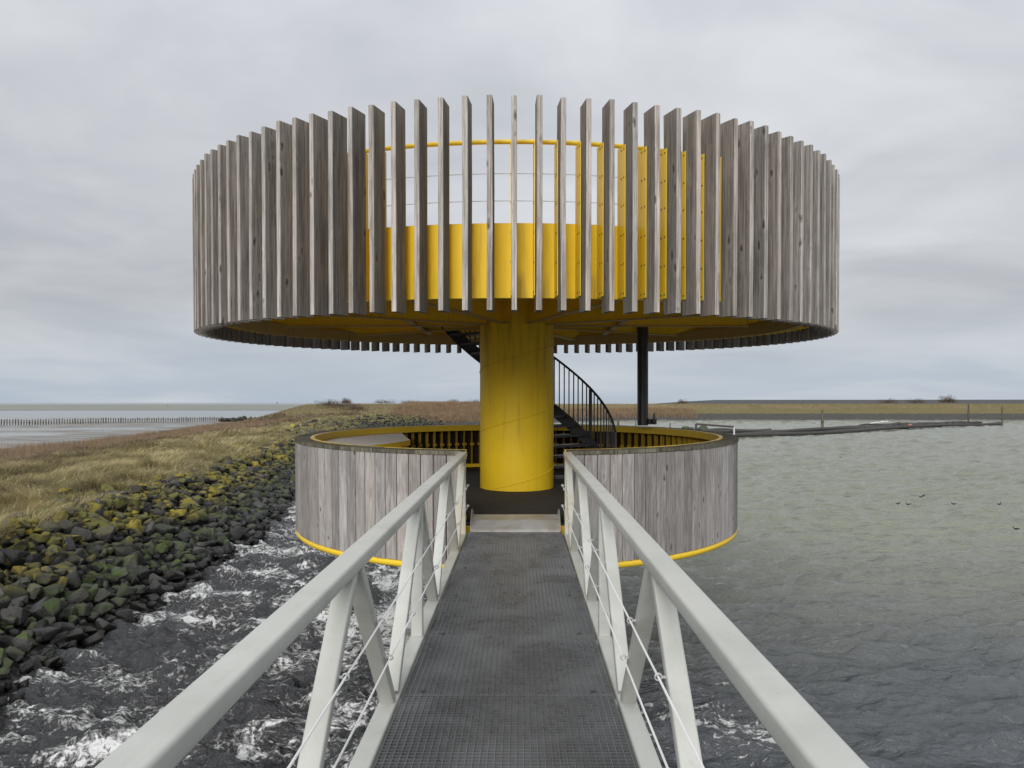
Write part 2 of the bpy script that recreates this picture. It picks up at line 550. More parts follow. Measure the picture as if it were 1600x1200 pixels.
M['blade'] = m_blade('dry_grass_blade')
M['twig'] = paint_mat('bare_twig', (0.10, 0.075, 0.055), (0.06, 0.05, 0.035), 0.6, 0.9, False, 0.1)
M['asphalt'] = paint_mat('grey_dike_facing', (0.075, 0.077, 0.081), (0.055, 0.055, 0.056), 0.5, 0.9, False, 0.1)
M['pipe'] = paint_mat('dark_floating_pipe', (0.045, 0.044, 0.043), (0.11, 0.10, 0.085), 0.7, 0.7, False, 0.3)
M['duck'] = paint_mat('dark_plumage', (0.018, 0.017, 0.016), (0.03, 0.028, 0.026), 0.4, 0.7, False, 0.2)
M['beak'] = paint_mat('pale_bill', (0.55, 0.5, 0.42), (0.4, 0.35, 0.3), 0.3, 0.5, False)
M['red'] = paint_mat('faded_red_float', (0.42, 0.13, 0.09), (0.3, 0.12, 0.09), 0.5, 0.6, False)
M['gorse'] = paint_mat('yellow_blossom', (0.62, 0.55, 0.06), (0.3, 0.3, 0.06), 0.4, 0.8, False, 0.1)


# ------------------------------------------------------------------ mesh helpers
class MB:
    def __init__(self):
        self.v, self.f, self.m = [], [], []
        self.mi = 0

    def add(self, verts, faces):
        o = len(self.v)
        self.v += [tuple(p) for p in verts]
        for f in faces:
            self.f.append(tuple(i + o for i in f))
            self.m.append(self.mi)
        return self

    def box(self, x0, x1, y0, y1, z0, z1):
        return self.add([(x0, y0, z0), (x1, y0, z0), (x1, y1, z0), (x0, y1, z0), (x0, y0, z1), (x1, y0, z1), (x1, y1, z1), (x0, y1, z1)],
                        [(0, 3, 2, 1), (4, 5, 6, 7), (0, 1, 5, 4), (1, 2, 6, 5), (2, 3, 7, 6), (3, 0, 4, 7)])

    def cbox(self, x0, x1, y0, y1, z0, z1, c):
        """box with its four long (vertical) edges chamfered"""
        ring = [(x0 + c, y0), (x1 - c, y0), (x1, y0 + c), (x1, y1 - c), (x1 - c, y1), (x0 + c, y1), (x0, y1 - c), (x0, y0 + c)]
        vs_ = [(x, y, z0) for x, y in ring] + [(x, y, z1) for x, y in ring]
        fs = [tuple(range(7, -1, -1)), tuple(range(8, 16))] + [(i, (i + 1) % 8, 8 + (i + 1) % 8, 8 + i) for i in range(8)]
        return self.add(vs_, fs)

    def sweep(self, path, profile, up=(0, 0, 1), caps=True, closed=False):
        """sweep a closed 2-D profile (right, up) along a path"""
        path = [Vector(p) for p in path]
        n, k = len(path), len(profile)
        vs_ = []
        for i, p in enumerate(path):
            if closed:
                d = path[(i + 1) % n] - path[i - 1]
            else:
                d = path[min(i + 1, n - 1)] - path[max(i - 1, 0)]
            d.normalize()
            u = Vector(up)
            if abs(d.dot(u)) > 0.99:
                u = Vector((0, 1, 0)) if abs(d.y) < 0.9 else Vector((1, 0, 0))
            r = d.cross(u).normalized()
            u2 = r.cross(d).normalized()
            for a, b in profile:
                vs_.append(p + r * a + u2 * b)
        fs = []
        for i in range(n if closed else n - 1):
            j = (i + 1) % n
            for q in range(k):
                q2 = (q + 1) % k
                fs.append((i * k + q, i * k + q2, j * k + q2, j * k + q))
        if caps and not closed:
            fs.append(tuple(range(k - 1, -1, -1)))
            fs.append(tuple((n - 1) * k + q for q in range(k)))
        return self.add(vs_, fs)

    def tube(self, path, r, seg=8, caps=True, closed=False):
        return self.sweep(path, [(r * math.cos(2 * math.pi * i / seg), r * math.sin(2 * math.pi * i / seg)) for i in range(seg)], caps=caps, closed=closed)

    def arc(self, r0, r1, z0, z1, a0=0.0, a1=2 * math.pi, seg=96):
        """a ring (or piece of one) of rectangular section; angles from +X"""
        full = abs((a1 - a0) - 2 * math.pi) < 1e-6
        n = seg if full else seg + 1
        vs_ = []
        for i in range(n):
            a = a0 + (a1 - a0) * i / seg
            c, s = math.cos(a), math.sin(a)
            vs_ += [(r0 * c, r0 * s, z0), (r1 * c, r1 * s, z0), (r1 * c, r1 * s, z1), (r0 * c, r0 * s, z1)]
        fs = []
        for i in range(seg):
            j = (i + 1) % n
            for q in range(4):
                q2 = (q + 1) % 4
                fs.append((i * 4 + q, j * 4 + q, j * 4 + q2, i * 4 + q2))
        if not full:
            fs += [(3, 2, 1, 0), tuple((n - 1) * 4 + q for q in range(4))]
        return self.add(vs_, fs)

    def lathe(self, prof, seg=48, cx=0.0, cy=0.0, caps=True):
        vs_ = []
        for r, z in prof:
            for i in range(seg):
                a = 2 * math.pi * i / seg
                vs_.append((cx + r * math.cos(a), cy + r * math.sin(a), z))
        fs = []
        for k in range(len(prof) - 1):
            for i in range(seg):
                j = (i + 1) % seg
                fs.append((k * seg + i, k * seg + j, (k + 1) * seg + j, (k + 1) * seg + i))
        if caps:
            fs.append(tuple(range(seg - 1, -1, -1)))
            fs.append(tuple((len(prof) - 1) * seg + i for i in range(seg)))
        return self.add(vs_, fs)

    def mesh(self, name, mats, smooth=False):
        me = bpy.data.meshes.new(name)
        me.from_pydata(self.v, [], self.f)
        if not isinstance(mats, (list, tuple)):
            mats = [mats]
        for m in mats:
            me.materials.append(m)
        if len(mats) > 1:
            me.polygons.foreach_set('material_index', self.m)
        if smooth:
            me.shade_smooth()
            me.set_sharp_from_angle(angle=R(38))
        me.update()
        return me

    def build(self, name, mats, parent=None, smooth=False, loc=None, rot=None):
        return link(name, self.mesh(name, mats, smooth), parent, loc, rot)


def link(name, me, parent=None, loc=None, rot=None):
    o = bpy.data.objects.new(name, me)
    col.objects.link(o)
    if parent is not None:
        o.parent = parent
    if loc is not None:
        o.location = loc
    if rot is not None:
        o.rotation_euler = rot
    return o


def tag(o, label, cat, group=None):
    o['label'] = label
    o['category'] = cat
    if group:
        o['group'] = group
    return o


def empty(name, loc=(0, 0, 0), rot=(0, 0, 0)):
    o = bpy.data.objects.new(name, None)
    col.objects.link(o)
    o.empty_display_size = 0.3
    o.location = loc
    o.rotation_euler = rot
    return o


def np_mesh(name, verts, faces, mat, smooth=False, tint=None):
    """fast mesh from numpy arrays; faces all of one size"""
    me = bpy.data.meshes.new(name)
    nv, nf, k = len(verts), len(faces), faces.shape[1]
    me.vertices.add(nv)
    me.vertices.foreach_set('co', np.asarray(verts, np.float32).ravel())
    me.loops.add(nf * k)
    me.loops.foreach_set('vertex_index', np.asarray(faces, np.int32).ravel())
    me.polygons.add(nf)
    me.polygons.foreach_set('loop_start', np.arange(0, nf * k, k, dtype=np.int32))
    me.polygons.foreach_set('loop_total', np.full(nf, k, np.int32))
    me.materials.append(mat)
    if tint is not None:
        at = me.attributes.new('tint', 'FLOAT_COLOR', 'POINT')
        c4 = np.ones((nv, 4), np.float32)
        c4[:, :3] = tint
        at.data.foreach_set('color', c4.ravel())
    me.update(calc_edges=True)
    me.validate()
    if smooth:
        me.shade_smooth()
    return me


def grid_faces(nx, ny):
    i = np.arange((nx - 1) * (ny - 1))
    a = (i // (nx - 1)) * nx + i % (nx - 1)
    return np.stack([a, a + 1, a + nx + 1, a + nx], 1)


# smooth value noise on arrays
_perm = rng.random((256, 256))


def vnoise(x, y):
    xi, yi = np.floor(x).astype(int), np.floor(y).astype(int)
    fx, fy = x - xi, y - yi
    fx, fy = fx * fx * (3 - 2 * fx), fy * fy * (3 - 2 * fy)
    g = lambda a, b: _perm[a % 256, b % 256]
    return (g(xi, yi) * (1 - fx) + g(xi + 1, yi) * fx) * (1 - fy) + (g(xi, yi + 1) * (1 - fx) + g(xi + 1, yi + 1) * fx) * fy


def fbm(x, y, o=4):
    s, a, t = 0, 1.0, 0
    for k in range(o):
        s = s + a * vnoise(x * 2 ** k + 17 * k, y * 2 ** k + 31 * k)
        t += a
        a *= 0.5
    return s / t


# ------------------------------------------------------------------ the setting: water, sea, flats, banks
WZ = -2.6
INNER = np.array([(-5.4, -40), (-7.4, 2), (-7.75, 10.7), (-8.05, 15), (-8.6, 24), (-10.5, 36), (-14, 60), (-19, 90), (-23.5, 118), (-17, 136),
                  (-7.6, 148), (10, 172), (29, 187), (70, 189), (122, 189), (420, 192)], float)
OUTER = np.array([(-36, -40), (-38, 40), (-41, 62), (-46, 90), (-53, 130), (-59, 168), (-66, 192), (-60, 236), (0, 250), (420, 255)], float)


def seg_dist(px, py, poly):
    d = np.full(px.shape, 1e9)
    for (x0, y0), (x1, y1) in zip(poly[:-1], poly[1:]):
        dx, dy = x1 - x0, y1 - y0
        t = np.clip(((px - x0) * dx + (py - y0) * dy) / (dx * dx + dy * dy), 0, 1)
        d = np.minimum(d, np.hypot(px - x0 - t * dx, py - y0 - t * dy))
    return d


def inside(px, py, poly):
    r = np.zeros(px.shape, bool)
    n = len(poly)
    for i in range(n):
        x0, y0 = poly[i]
        x1, y1 = poly[(i + 1) % n]
        c = ((y0 > py) != (y1 > py)) & (px < (x1 - x0) * (py - y0) / (y1 - y0 + 1e-12) + x0)
        r ^= c
    return r


LAND = np.vstack([INNER, OUTER[::-1]])


def terrain(px, py):
    """height above the water, distance to the inner and outer waterline"""
    ins = inside(px, py, LAND)
    di, do = seg_dist(px, py, INNER), seg_dist(px, py, OUTER)
    k = np.clip((py - 112) / 52, 0, 1)
    k = k * k * (3 - 2 * k)
    fall = np.clip((di - 8) / 9, 0, 1)
    fall = fall * fall * (3 - 2 * fall)
    top = 1.62 - 0.95 * fall * (1 - k) + 2.1 * k + 0.5 * (fbm(px * 0.05, py * 0.05) - 0.5) * (1 - 0.6 * k)
    up = np.where(di < 2.7, di * 0.5, 1.35 + (di - 2.7) * (0.05 + 0.19 * k))
    h = np.minimum(np.minimum(top, up), do * (0.10 + 0.2 * k))
    h = h + 0.22 * (fbm(px * 0.6, py * 0.6) - 0.5) * np.clip(di / 3, 0, 1) + 0.10 * (fbm(px * 2, py * 2, 2) - 0.5) * np.clip(di / 3, 0, 1)
    h = np.where(ins, h, -0.5 * np.minimum(di, do))
    return h, np.where(ins, di, -di), do


def build_terrain():
    xs = np.concatenate([np.arange(-75, -48, 1.5), np.arange(-48, -5, 0.45), np.arange(-5, 60, 1.5), np.arange(60, 420, 8)])
    ys = np.concatenate([np.arange(-30, 0, 1.5), np.arange(0, 60, 0.45), np.arange(60, 130, 0.9), np.arange(130, 262, 1.1)])
    X, Y = np.meshgrid(xs, ys)
    H, _, _ = terrain(X, Y)
    V = np.stack([X.ravel(), Y.ravel(), (H + WZ).ravel()], 1)
    F = grid_faces(len(xs), len(ys))
    F = F[H.ravel()[F].max(1) > -0.9]
    o = link('bank_ground', np_mesh('bank_ground', V, F, M['ground'], True))
    o['kind'] = 'structure'
    return o


build_terrain()


def build_water():
    ys = 2.6 * np.exp(np.linspace(0, math.log(200 / 2.6), 620))
    us = np.linspace(-0.92, 1.02, 480)
    Y, U = np.meshgrid(ys, us, indexing='ij')
    X = U * (Y + 3.0)
    Z = np.zeros_like(X)
    r = np.random.default_rng(5)
    calm = np.clip((Y - 4) / 20, 0, 1)
    for lam, amp, cnt in ((7.0, 0.022, 5), (3.2, 0.046, 7), (1.6, 0.030, 9), (0.8, 0.019, 10), (0.42, 0.0075, 8)):
        for _ in range(cnt):
            th = r.normal(R(97), R(20))
            L = lam * r.uniform(0.75, 1.35)
            kx, ky = 2 * math.pi / L * math.cos(th), 2 * math.pi / L * math.sin(th)
            ph = r.uniform(0, 6.28)
            w = kx * X + ky * Y + ph + 0.9 * np.sin(X * 0.13 + Y * 0.09 + ph)
            s = np.sin(w)
            fade = np.clip(L / (0.012 * Y + 0.02), 0, 1)
            Z += amp / math.sqrt(cnt) * (1 - 2 * np.abs(s) if lam < 4 else s) * fade
    # choppier where the outfall runs
    ch = np.clip((-X + 1.0) / 2, 0, 1) * np.clip((40 - Y) / 15, 0, 1)
    Z += ch * (0.26 * (fbm(X * 0.8 + 3, Y * 1.6, 4) - 0.5) + 0.10 * (np.abs(fbm(X * 2.2, Y * 4.2, 3) - 0.5) * -2 + 0.3))
    gust = 0.6 + 0.8 * fbm(X * 0.06, Y * 0.09, 3)
    Z = Z * gust * 2.1 + WZ
    V = np.stack([X.ravel(), Y.ravel(), Z.ravel()], 1)
    F = grid_faces(len(us), len(ys))
    # the basin ends inside its banks
    shore = np.interp(V[:, 1], INNER[:9, 1], INNER[:9, 0]) - 2.5
    shore = np.where(V[:, 1] > 118, -26.5, shore)
    F = F[(V[:, 0] > shore)[F].all(1) & (V[:, 1] < 196)[F].all(1)]
    o = link('harbour_water', np_mesh('harbour_water', V, F, M['water'], True))
    o['kind'] = 'structure'


build_water()

sx_, sy_ = [-40000, -27, 230, 40000], [-3000, -25, 205, 40000]
sm = MB()
for a_ in range(3):
    for b_ in range(3):
        z_ = WZ - (0.9 if (a_, b_) == (1, 1) else 0.28)
        sm.add([(sx_[a_], sy_[b_], z_), (sx_[a_ + 1], sy_[b_], z_), (sx_[a_ + 1], sy_[b_ + 1], z_), (sx_[a_], sy_[b_ + 1], z_)], [(0, 1, 2, 3)])
sea = sm.build('sea', M['sea'])
sea['kind'] = 'structure'


def build_mud():
    xs = np.concatenate([np.arange(-210, -90, 1.6), np.arange(-90, -42, 0.7)])
    ys = np.arange(20, 250, 0.9)
    X, Y = np.meshgrid(xs, ys)
    n = fbm(X * 0.035 + 5, Y * 0.11 + 2, 5)
    do = seg_dist(X, Y, OUTER)
    Z = WZ - 0.28 + (n - 0.505) * 0.34 + 0.20 * np.exp(-do / 5.0) - 0.0003 * do
    Z -= 0.4 * np.clip((Y - 225) / 20, 0, 1) + 0.4 * np.clip((-190 - X) / 15, 0, 1)
    V = np.stack([X.ravel(), Y.ravel(), Z.ravel()], 1)
    o = link('mudflat', np_mesh('mudflat', V, grid_faces(len(xs), len(ys)), M['mud'], True))
    o['kind'] = 'structure'
    # the broad bank of sand and mud far out
    n = 80
    xs = np.linspace(-3800, -60, n)
    v = [(x, 455 + 30 * math.sin(x * 0.004) + 12 * math.sin(x * 0.021), WZ - 0.20) for x in xs]
    v += [(x, 1900 + 120 * math.sin(x * 0.002), WZ - 0.20) for x in xs]
    f = [(i, i + 1, n + i + 1, n + i) for i in range(n - 1)]
    o = MB().add(v, f).build('far_mudflat', M['sand'])
    o['kind'] = 'structure'


build_mud()

# far grey dike on the right horizon
fd = MB()
xs = np.linspace(250, 2300, 30)
prof = []
for x in xs:
    hh = 9.4 * min(1.0, (x - 245) / 120) + 0.0009 * (x - 250)
    prof.append([(x, 1480, WZ - 1), (x, 1520, WZ + hh), (x, 1530, WZ + hh), (x, 1570, WZ - 1)])
vv = [p for s in prof for p in s]
fd.add(vv, [(i * 4 + q, (i + 1) * 4 + q, (i + 1) * 4 + q + 1, i * 4 + q + 1) for i in range(len(xs) - 1) for q in range(3)])
fdo = fd.build('far_dike', M['asphalt'])
fdo['kind'] = 'structure'


# ------------------------------------------------------------------ stone revetment
def make_rock(seed):
    r = random.Random(seed)
    bm = bmesh.new()
    sx, sy, sz = r.uniform(0.75, 1.25), r.uniform(0.65, 1.0), r.uniform(0.5, 0.8)
    for _ in range(17):
        # box-like blocks: points pushed to the faces of a cube, jittered
        p = Vector((r.uniform(-1, 1), r.uniform(-1, 1), r.uniform(-1, 1)))
        m = max(abs(p.x), abs(p.y), abs(p.z))
        p = p / m * r.uniform(0.8, 1.0)
        if p.length > 1.35:
            p = p.normalized() * 1.3
        bm.verts.new((p.x * sx * 0.5, p.y * sy * 0.5, p.z * sz * 0.5))
    g = bmesh.ops.convex_hull(bm, input=bm.verts)
    bmesh.ops.delete(bm, geom=[e for e in g['geom_interior'] if isinstance(e, bmesh.types.BMVert)], context='VERTS')
    bmesh.ops.dissolve_limit(bm, angle_limit=R(16), verts=bm.verts, edges=bm.edges)
    bmesh.ops.bevel(bm, geom=list(bm.edges), offset=0.034, segments=1, affect='EDGES', clamp_overlap=True)
    bmesh.ops.triangulate(bm, faces=bm.faces)
    me = bpy.data.meshes.new('boulder')
    bm.to_mesh(me)
    bm.free()
    me.materials.append(M['rock'])
    return me


rock_meshes = [make_rock(100 + i) for i in range(14)]
rock_np = []
for me in rock_meshes:
    v = np.zeros(len(me.vertices) * 3, np.float32)
    me.vertices.foreach_get('co', v)
    f = np.zeros(len(me.polygons) * 3, np.int32)
    me.polygons.foreach_get('vertices', f)
    rock_np.append((v.reshape(-1, 3), f.reshape(-1, 3)))


def build_rocks():
    spots = []
    cum = 0
    # walk along the inner waterline, laying stones in rows up the slope
    for (x0, y0), (x1, y1) in zip(INNER[:-1], INNER[1:]):
        L = math.hypot(x1 - x0, y1 - y0)
        if y1 < 5 or y0 > 150:
            continue
        nx, ny = -(y1 - y0) / L, (x1 - x0) / L        # landward side
        y_mid = (y0 + y1) / 2
        s = 0.0
        while s < L:
            t = s / L
            bx, by = x0 + (x1 - x0) * t, y0 + (y1 - y0) * t
            if 5 < by < 140:
                far = by > 60
                size = 0.285 if not far else 0.5
                d = -0.3
                wide = 3.5 + 0.8 * math.sin(by * 0.35) + (2.5 if by > 45 else 0)
                while d < wide:
                    px = bx + nx * d + random.uniform(-0.15, 0.15)
                    py = by + ny * d + random.uniform(-0.2, 0.2)
                    sc = size * random.choice((0.45, 0.6, 0.7, 0.85, 1.0, 1.0, 1.15, 1.3, 1.65)) * random.uniform(0.9, 1.1)
                    if d > 2.9 and random.random() < 0.35 + 0.15 * (d - 2.9):
                        d += 0.4
                        continue
                    spots.append((px, py, sc, d))
                    d += size * random.uniform(0.55, 0.85)
            s += (0.195 if y_mid < 60 else 0.4)
    px = np.array([s[0] for s in spots])
    py = np.array([s[1] for s in spots])
    h, _, _ = terrain(px, py)
    base = empty('rock_revetment', (-9.0, 20.0, WZ))
    base['kind'] = 'structure'
    data = []
    for i, (x, y, sc, d) in enumerate(spots):
        z = WZ + h[i] + sc * 0.20 + random.uniform(-0.03, 0.16)
        u = (x - cam.location.x) / y
        vis = -0.70 < u < -0.24 or (u > -0.24 and False)
        size_px = sc / math.hypot(x, y) if (vis and z > WZ - 0.05) else 0
        data.append((size_px, x, y, z, sc))
    data.sort(reverse=True)
    for k, (s, x, y, z, sc) in enumerate(data[:300]):
        o = link('boulder', rock_meshes[random.randrange(14)], base, (x + 9.0, y - 20.0, z - WZ),
                 (random.uniform(-0.6, 0.6), random.uniform(-0.6, 0.6), random.uniform(0, 6.28)))
        o.scale = (sc * random.uniform(0.9, 1.2), sc, sc * random.uniform(0.8, 1.15))
    V, F, off = [], [], 0
    for (s, x, y, z, sc) in data[300:]:
        v, f = rock_np[random.randrange(14)]
        rot = np.array(Matrix.Rotation(random.uniform(0, 6.28), 3, 'Z') @ Matrix.Rotation(random.uniform(-0.6, 0.6), 3, 'X'), np.float32)
        V.append((v * sc) @ rot.T + np.array([x + 9.0, y - 20.0, z - WZ], np.float32))
        F.append(f + off)
        off += len(v)
    me = np_mesh('boulder_mass', np.vstack(V), np.vstack(F), M['rock'])
    o = link('boulder_mass', me, base)
    o['kind'] = 'stuff'
    print('rocks', len(data), 'tris', sum(len(f) for f in F))


build_rocks()


# ------------------------------------------------------------------ grass, dead herbs and reeds
def blades(name, px, py, height, width, lean, tint, segs=2, winddir=(0.8, -0.35)):
    n = len(px)
    h, _, _ = terrain(px, py)
    a = rng.uniform(0, 2 * np.pi, n)
    wx, wy = np.cos(a) * width / 2, np.sin(a) * width / 2
    an = 6.0 * (fbm(px * 0.55 + 40, py * 0.55, 2) - 0.5)
    lx = rng.normal(0, 1, n) * 0.45 + winddir[0] * np.cos(an) - winddir[1] * np.sin(an)
    ly = rng.normal(0, 1, n) * 0.45 + winddir[0] * np.sin(an) + winddir[1] * np.cos(an)
    lx, ly = lx * lean * height, ly * lean * height
    z0 = WZ + h - 0.04
    P = lambda x, y, z: np.stack([x, y, z], 1)
    vb0 = P(px - wx, py - wy, z0)
    vb1 = P(px + wx, py + wy, z0)
    if segs == 2:
        m0 = P(px - wx * .75 + lx * .35, py - wy * .75 + ly * .35, z0 + height * .6)
        m1 = P(px + wx * .75 + lx * .35, py + wy * .75 + ly * .35, z0 + height * .6)
        tip = P(px + lx, py + ly, z0 + height * (1 - 0.35 * lean))
        V = np.stack([vb0, vb1, m0, m1, tip], 1).reshape(-1, 3)
        b = np.arange(n)[:, None] * 5
        F = np.concatenate([b + [0, 1, 3], b + [0, 3, 2], b + [2, 3, 4]], 1).reshape(-1, 3)
        k = 5
    else:
        tip = P(px + lx, py + ly, z0 + height * (1 - 0.3 * lean))
        V = np.stack([vb0, vb1, tip], 1).reshape(-1, 3)
        F = (np.arange(n)[:, None] * 3 + [0, 1, 2])
        k = 3
    T = np.repeat(tint, k, 0)
    o = link(name, np_mesh(name, V, F, M['blade'], False, T))
    o['kind'] = 'stuff'
    return o


def pick(cols, n, jit=0.25):
    cols = np.array(cols)
    i = rng.integers(0, len(cols), n)
    return cols[i] * (1 + rng.uniform(-jit, jit, (n, 1))) * (1 + rng.uniform(-0.06, 0.06, (n, 3)))


STRAW = [(0.40, 0.34, 0.19), (0.34, 0.29, 0.15), (0.27, 0.24, 0.11), (0.45, 0.39, 0.24)]
OLIVE = [(0.15, 0.155, 0.05), (0.19, 0.185, 0.065), (0.115, 0.125, 0.04)]
DEAD = [(0.20, 0.15, 0.10), (0.27, 0.21, 0.15), (0.13, 0.10, 0.075), (0.23, 0.19, 0.12)]
REED = [(0.27, 0.185, 0.115), (0.22, 0.16, 0.11), (0.33, 0.25, 0.16), (0.17, 0.125, 0.085)]


def scatter(n, y0, y1, umin=-0.74, umax=-0.15, p=1.0):
    y = y0 + (y1 - y0) * rng.random(n) ** p
    x = (umin + (umax - umin) * rng.random(n)) * y
    return x, y


def build_grass():
    X, Y, H, W, T, S = [], [], [], [], [], []
    for n, y0, y1, hm, wm in ((520000, 13, 34, 0.46, 0.011), (330000, 34, 62, 0.46, 0.026), (240000, 62, 135, 0.42, 0.065)):
        x, y = scatter(n, y0, y1, -0.76 if y0 < 60 else -0.5, -0.16)
        h, di, do = terrain(x, y)
        cl = fbm(x * 1.1, y * 1.1, 3)
        zone = fbm(x * 0.25 + 9, y * 0.25, 3)
        edge = 3.0 + 1.3 * (fbm(x * 0.5, y * 0.5, 2) - 0.5) * 2
        keep = (di > edge) & (do > 1.5) & (rng.random(n) < 0.25 + 1.5 * np.clip(cl - 0.25, 0, 1))
        x, y, di, do, cl, zone = (q[keep] for q in (x, y, di, do, cl, zone))
        n = len(x)
        grass = pick(STRAW, n)
        ol = pick(OLIVE, n)
        dead = pick(DEAD, n)
        fo = np.clip((zone - 0.47) * 5 - (cl - 0.5) * 5 - 0.1 + (rng.random(n) - .5) * 0.9, 0, 1)[:, None]
        t = grass * (1 - fo) + ol * fo
        dz = np.clip((di - 7.3 + 5 * (zone - 0.5)) / 2.5 + (rng.random(n) - .5) * .5, 0, 1)[:, None]
        t = t * (1 - dz) + dead * dz
        t = t * (0.45 + 1.1 * np.clip(fbm(x * 0.7 + 70, y * 0.7, 3), 0, 1))[:, None]
        X.append(x); Y.append(y); T.append(t)
        H.append(hm * (0.15 + 2.6 * np.clip(cl - 0.25, 0, 1)) * rng.uniform(0.5, 1.3, n))
        W.append(np.full(n, wm))
    x, y, t, hh, w = (np.concatenate(q) for q in (X, Y, T, H, W))
    blades('bank_grass', x, y, hh, w, 0.75, t, 2)
    print('grass', len(x))
    # coarse tussocks standing out of the turf
    tx, ty = scatter(5200, 13, 62, -0.76, -0.2)
    h, di, do = terrain(tx, ty)
    kk = (di > 2.6) & (di < 11) & (do > 2)
    tx, ty = tx[kk], ty[kk]
    m = len(tx)
    nb = 46
    sz_ = rng.uniform(0.10, 0.30, m)
    bx = np.repeat(tx, nb) + rng.normal(0, 1, m * nb) * np.repeat(sz_ * 0.55, nb)
    by = np.repeat(ty, nb) + rng.normal(0, 1, m * nb) * np.repeat(sz_ * 0.55, nb)
    ht = np.repeat(0.22 + sz_ * 1.3, nb) * rng.uniform(0.55, 1.2, m * nb)
    tone = np.repeat(rng.uniform(0.75, 1.3, (m, 1)), nb, 0)
    blades('grass_tussocks', bx, by, ht, np.clip(by * 0.00048, 0.008, 0.03), 0.8, pick(STRAW, m * nb, 0.2) * tone, 2)
    # rust-brown reeds along the seaward side
    x, y = scatter(300000, 22, 120, -0.76, -0.26, 1.3)
    h, di, do = terrain(x, y)
    k = (di > 9.0 + 3.5 * fbm(x * .2, y * .2, 3)) & (do > 4) & (rng.random(len(x)) < 0.2 + fbm(x * .35, y * .35, 3))
    x, y = x[k], y[k]
    n = len(x)
    rh = 0.80 * (0.45 + 0.95 * fbm(x * 0.3, y * 0.3, 3)) * rng.uniform(0.7, 1.2, n)
    blades('seaward_reeds', x, y, rh, np.clip(y * 0.00055, 0.015, 0.05), 0.22, pick(REED, n), 1)
    # reeds and rough grass on the far shore behind the tower
    xs, ys, hs = [], [], []
    for (x0, x1, y0, y1, n, hgt) in ((-24, -4, 138, 168, 26000, 0.9), (-10, 44, 160, 204, 60000, 1.05), (-60, -18, 120, 205, 30000, 0.35), (40, 200, 196, 215, 30000, 0.3)):
        x = rng.uniform(x0, x1, n)
        y = rng.uniform(y0, y1, n)
        h, di, do = terrain(x, y)
        k = (di > 0.8) & (di < (7.5 if hgt > 1 else 40)) & (do > 4)
        xs.append(x[k]); ys.append(y[k]); hs.append(np.full(k.sum(), hgt) * rng.uniform(0.55, 1.15, k.sum()))
    x, y, hh = (np.concatenate(q) for q in (xs, ys, hs))
    tall = (hh > 0.45)[:, None]
    t = np.where(tall, pick([(0.26, 0.175, 0.11), (0.24, 0.175, 0.11), (0.21, 0.145, 0.09), (0.29, 0.215, 0.135)], len(x), 0.15), pick(DEAD + STRAW[2:3] + OLIVE[1:2], len(x), 0.2))
    blades('far_shore_reeds', x, y, hh, np.full(len(x), 0.09), 0.2, t, 1)


build_grass()

# ------------------------------------------------------------------ observation tower
D = 13.1
TILT = R(1.1)
tower = empty('observation_tower', (0, D, 0), (TILT, 0, 0))
tag(tower, 'round yellow observation tower with grey timber slat crown over a plank-clad drum', 'tower')
R_UP, N_UP = 5.09, 123
R_LO, N_LO = 3.65, 131
FL = 0.155                      # lower floor
SOF = 3.50                      # underside of the upper floor

# central pillar, spiral-welded pipe
pillar = MB().lathe([(0.632, -6.5), (0.632, SOF - 0.005)], 96).build('pillar', M['yellow'], tower, True)
for off in (-0.23, 0.81, 1.85, 2.89):
    path = []
    for i in range(97):
        a = -math.pi / 2 - math.pi + 2 * math.pi * i / 96
        z = off + 1.04 * i / 96
        if FL + 0.02 < z < SOF - 0.02:
            path.append((0.632 * math.cos(a), 0.632 * math.sin(a), z))
    if len(path) > 4:
        MB().sweep(path, [(-0.004, -0.011), (0.006, -0.009), (0.010, 0), (0.006, 0.009), (-0.004, 0.011)]).build('weld_seam', M['yellow'], pillar, True)
MB().arc(0.628, 0.637, 1.60, 1.612, seg=72).build('weld_seam', M['yellow'], pillar)

# upper platform: fascia ring, floor, beams
fascia = MB().arc(4.655, 4.675, 2.84, 3.66, seg=N_UP * 2).build('fascia_ring', M['yellow'], tower, True)
MB().arc(4.57, 4.58, 2.845, 3.05, seg=N_UP).build('fascia_channel', M['flange'], fascia, True)
MB().arc(4.58, 4.653, 2.842, 2.852, seg=N_UP).build('fascia_lip', M['flange'], fascia)
MB().arc(0.0, 4.653, SOF, SOF + 0.06, seg=72).build('platform_floor', M['beam_yellow'], tower)
for k in range(10):
    a = 2 * math.pi * k / 10
    b = MB().box(0.60, 3.94, -0.006, 0.006, 2.915, SOF - 0.002)
    b.add([(3.96, -0.005, 2.95), (3.96, 0.005, 2.95), (4.56, 0.005, 3.10), (4.56, -0.005, 3.10), (3.96, -0.005, SOF - .002), (3.96, 0.005, SOF - .002), (4.56, 0.005, SOF - .002), (4.56, -0.005, SOF - .002)],
          [(0, 3, 2, 1), (0, 1, 5, 4), (1, 2, 6, 5), (2, 3, 7, 6), (3, 0, 4, 7), (4, 5, 6, 7)])
    beam = b.build('radial_beam', M['beam_yellow'], tower, rot=(0, 0, a))
    MB().box(0.60, 3.95, -0.06, 0.06, 2.90, 2.9145).build('beam_flange', M['flange'], beam)
for s in (-1, 1):
    b = MB().box(s * 1.75 - 0.006, s * 1.75 + 0.006, -1.20, 2.35, 2.935, SOF - 0.002).build('trimmer_beam', M['beam_yellow'], tower)
    MB().box(s * 1.75 - 0.05, s * 1.75 + 0.05, -1.22, 2.36, 2.922, 2.9345).build('beam_flange', M['flange'], b)

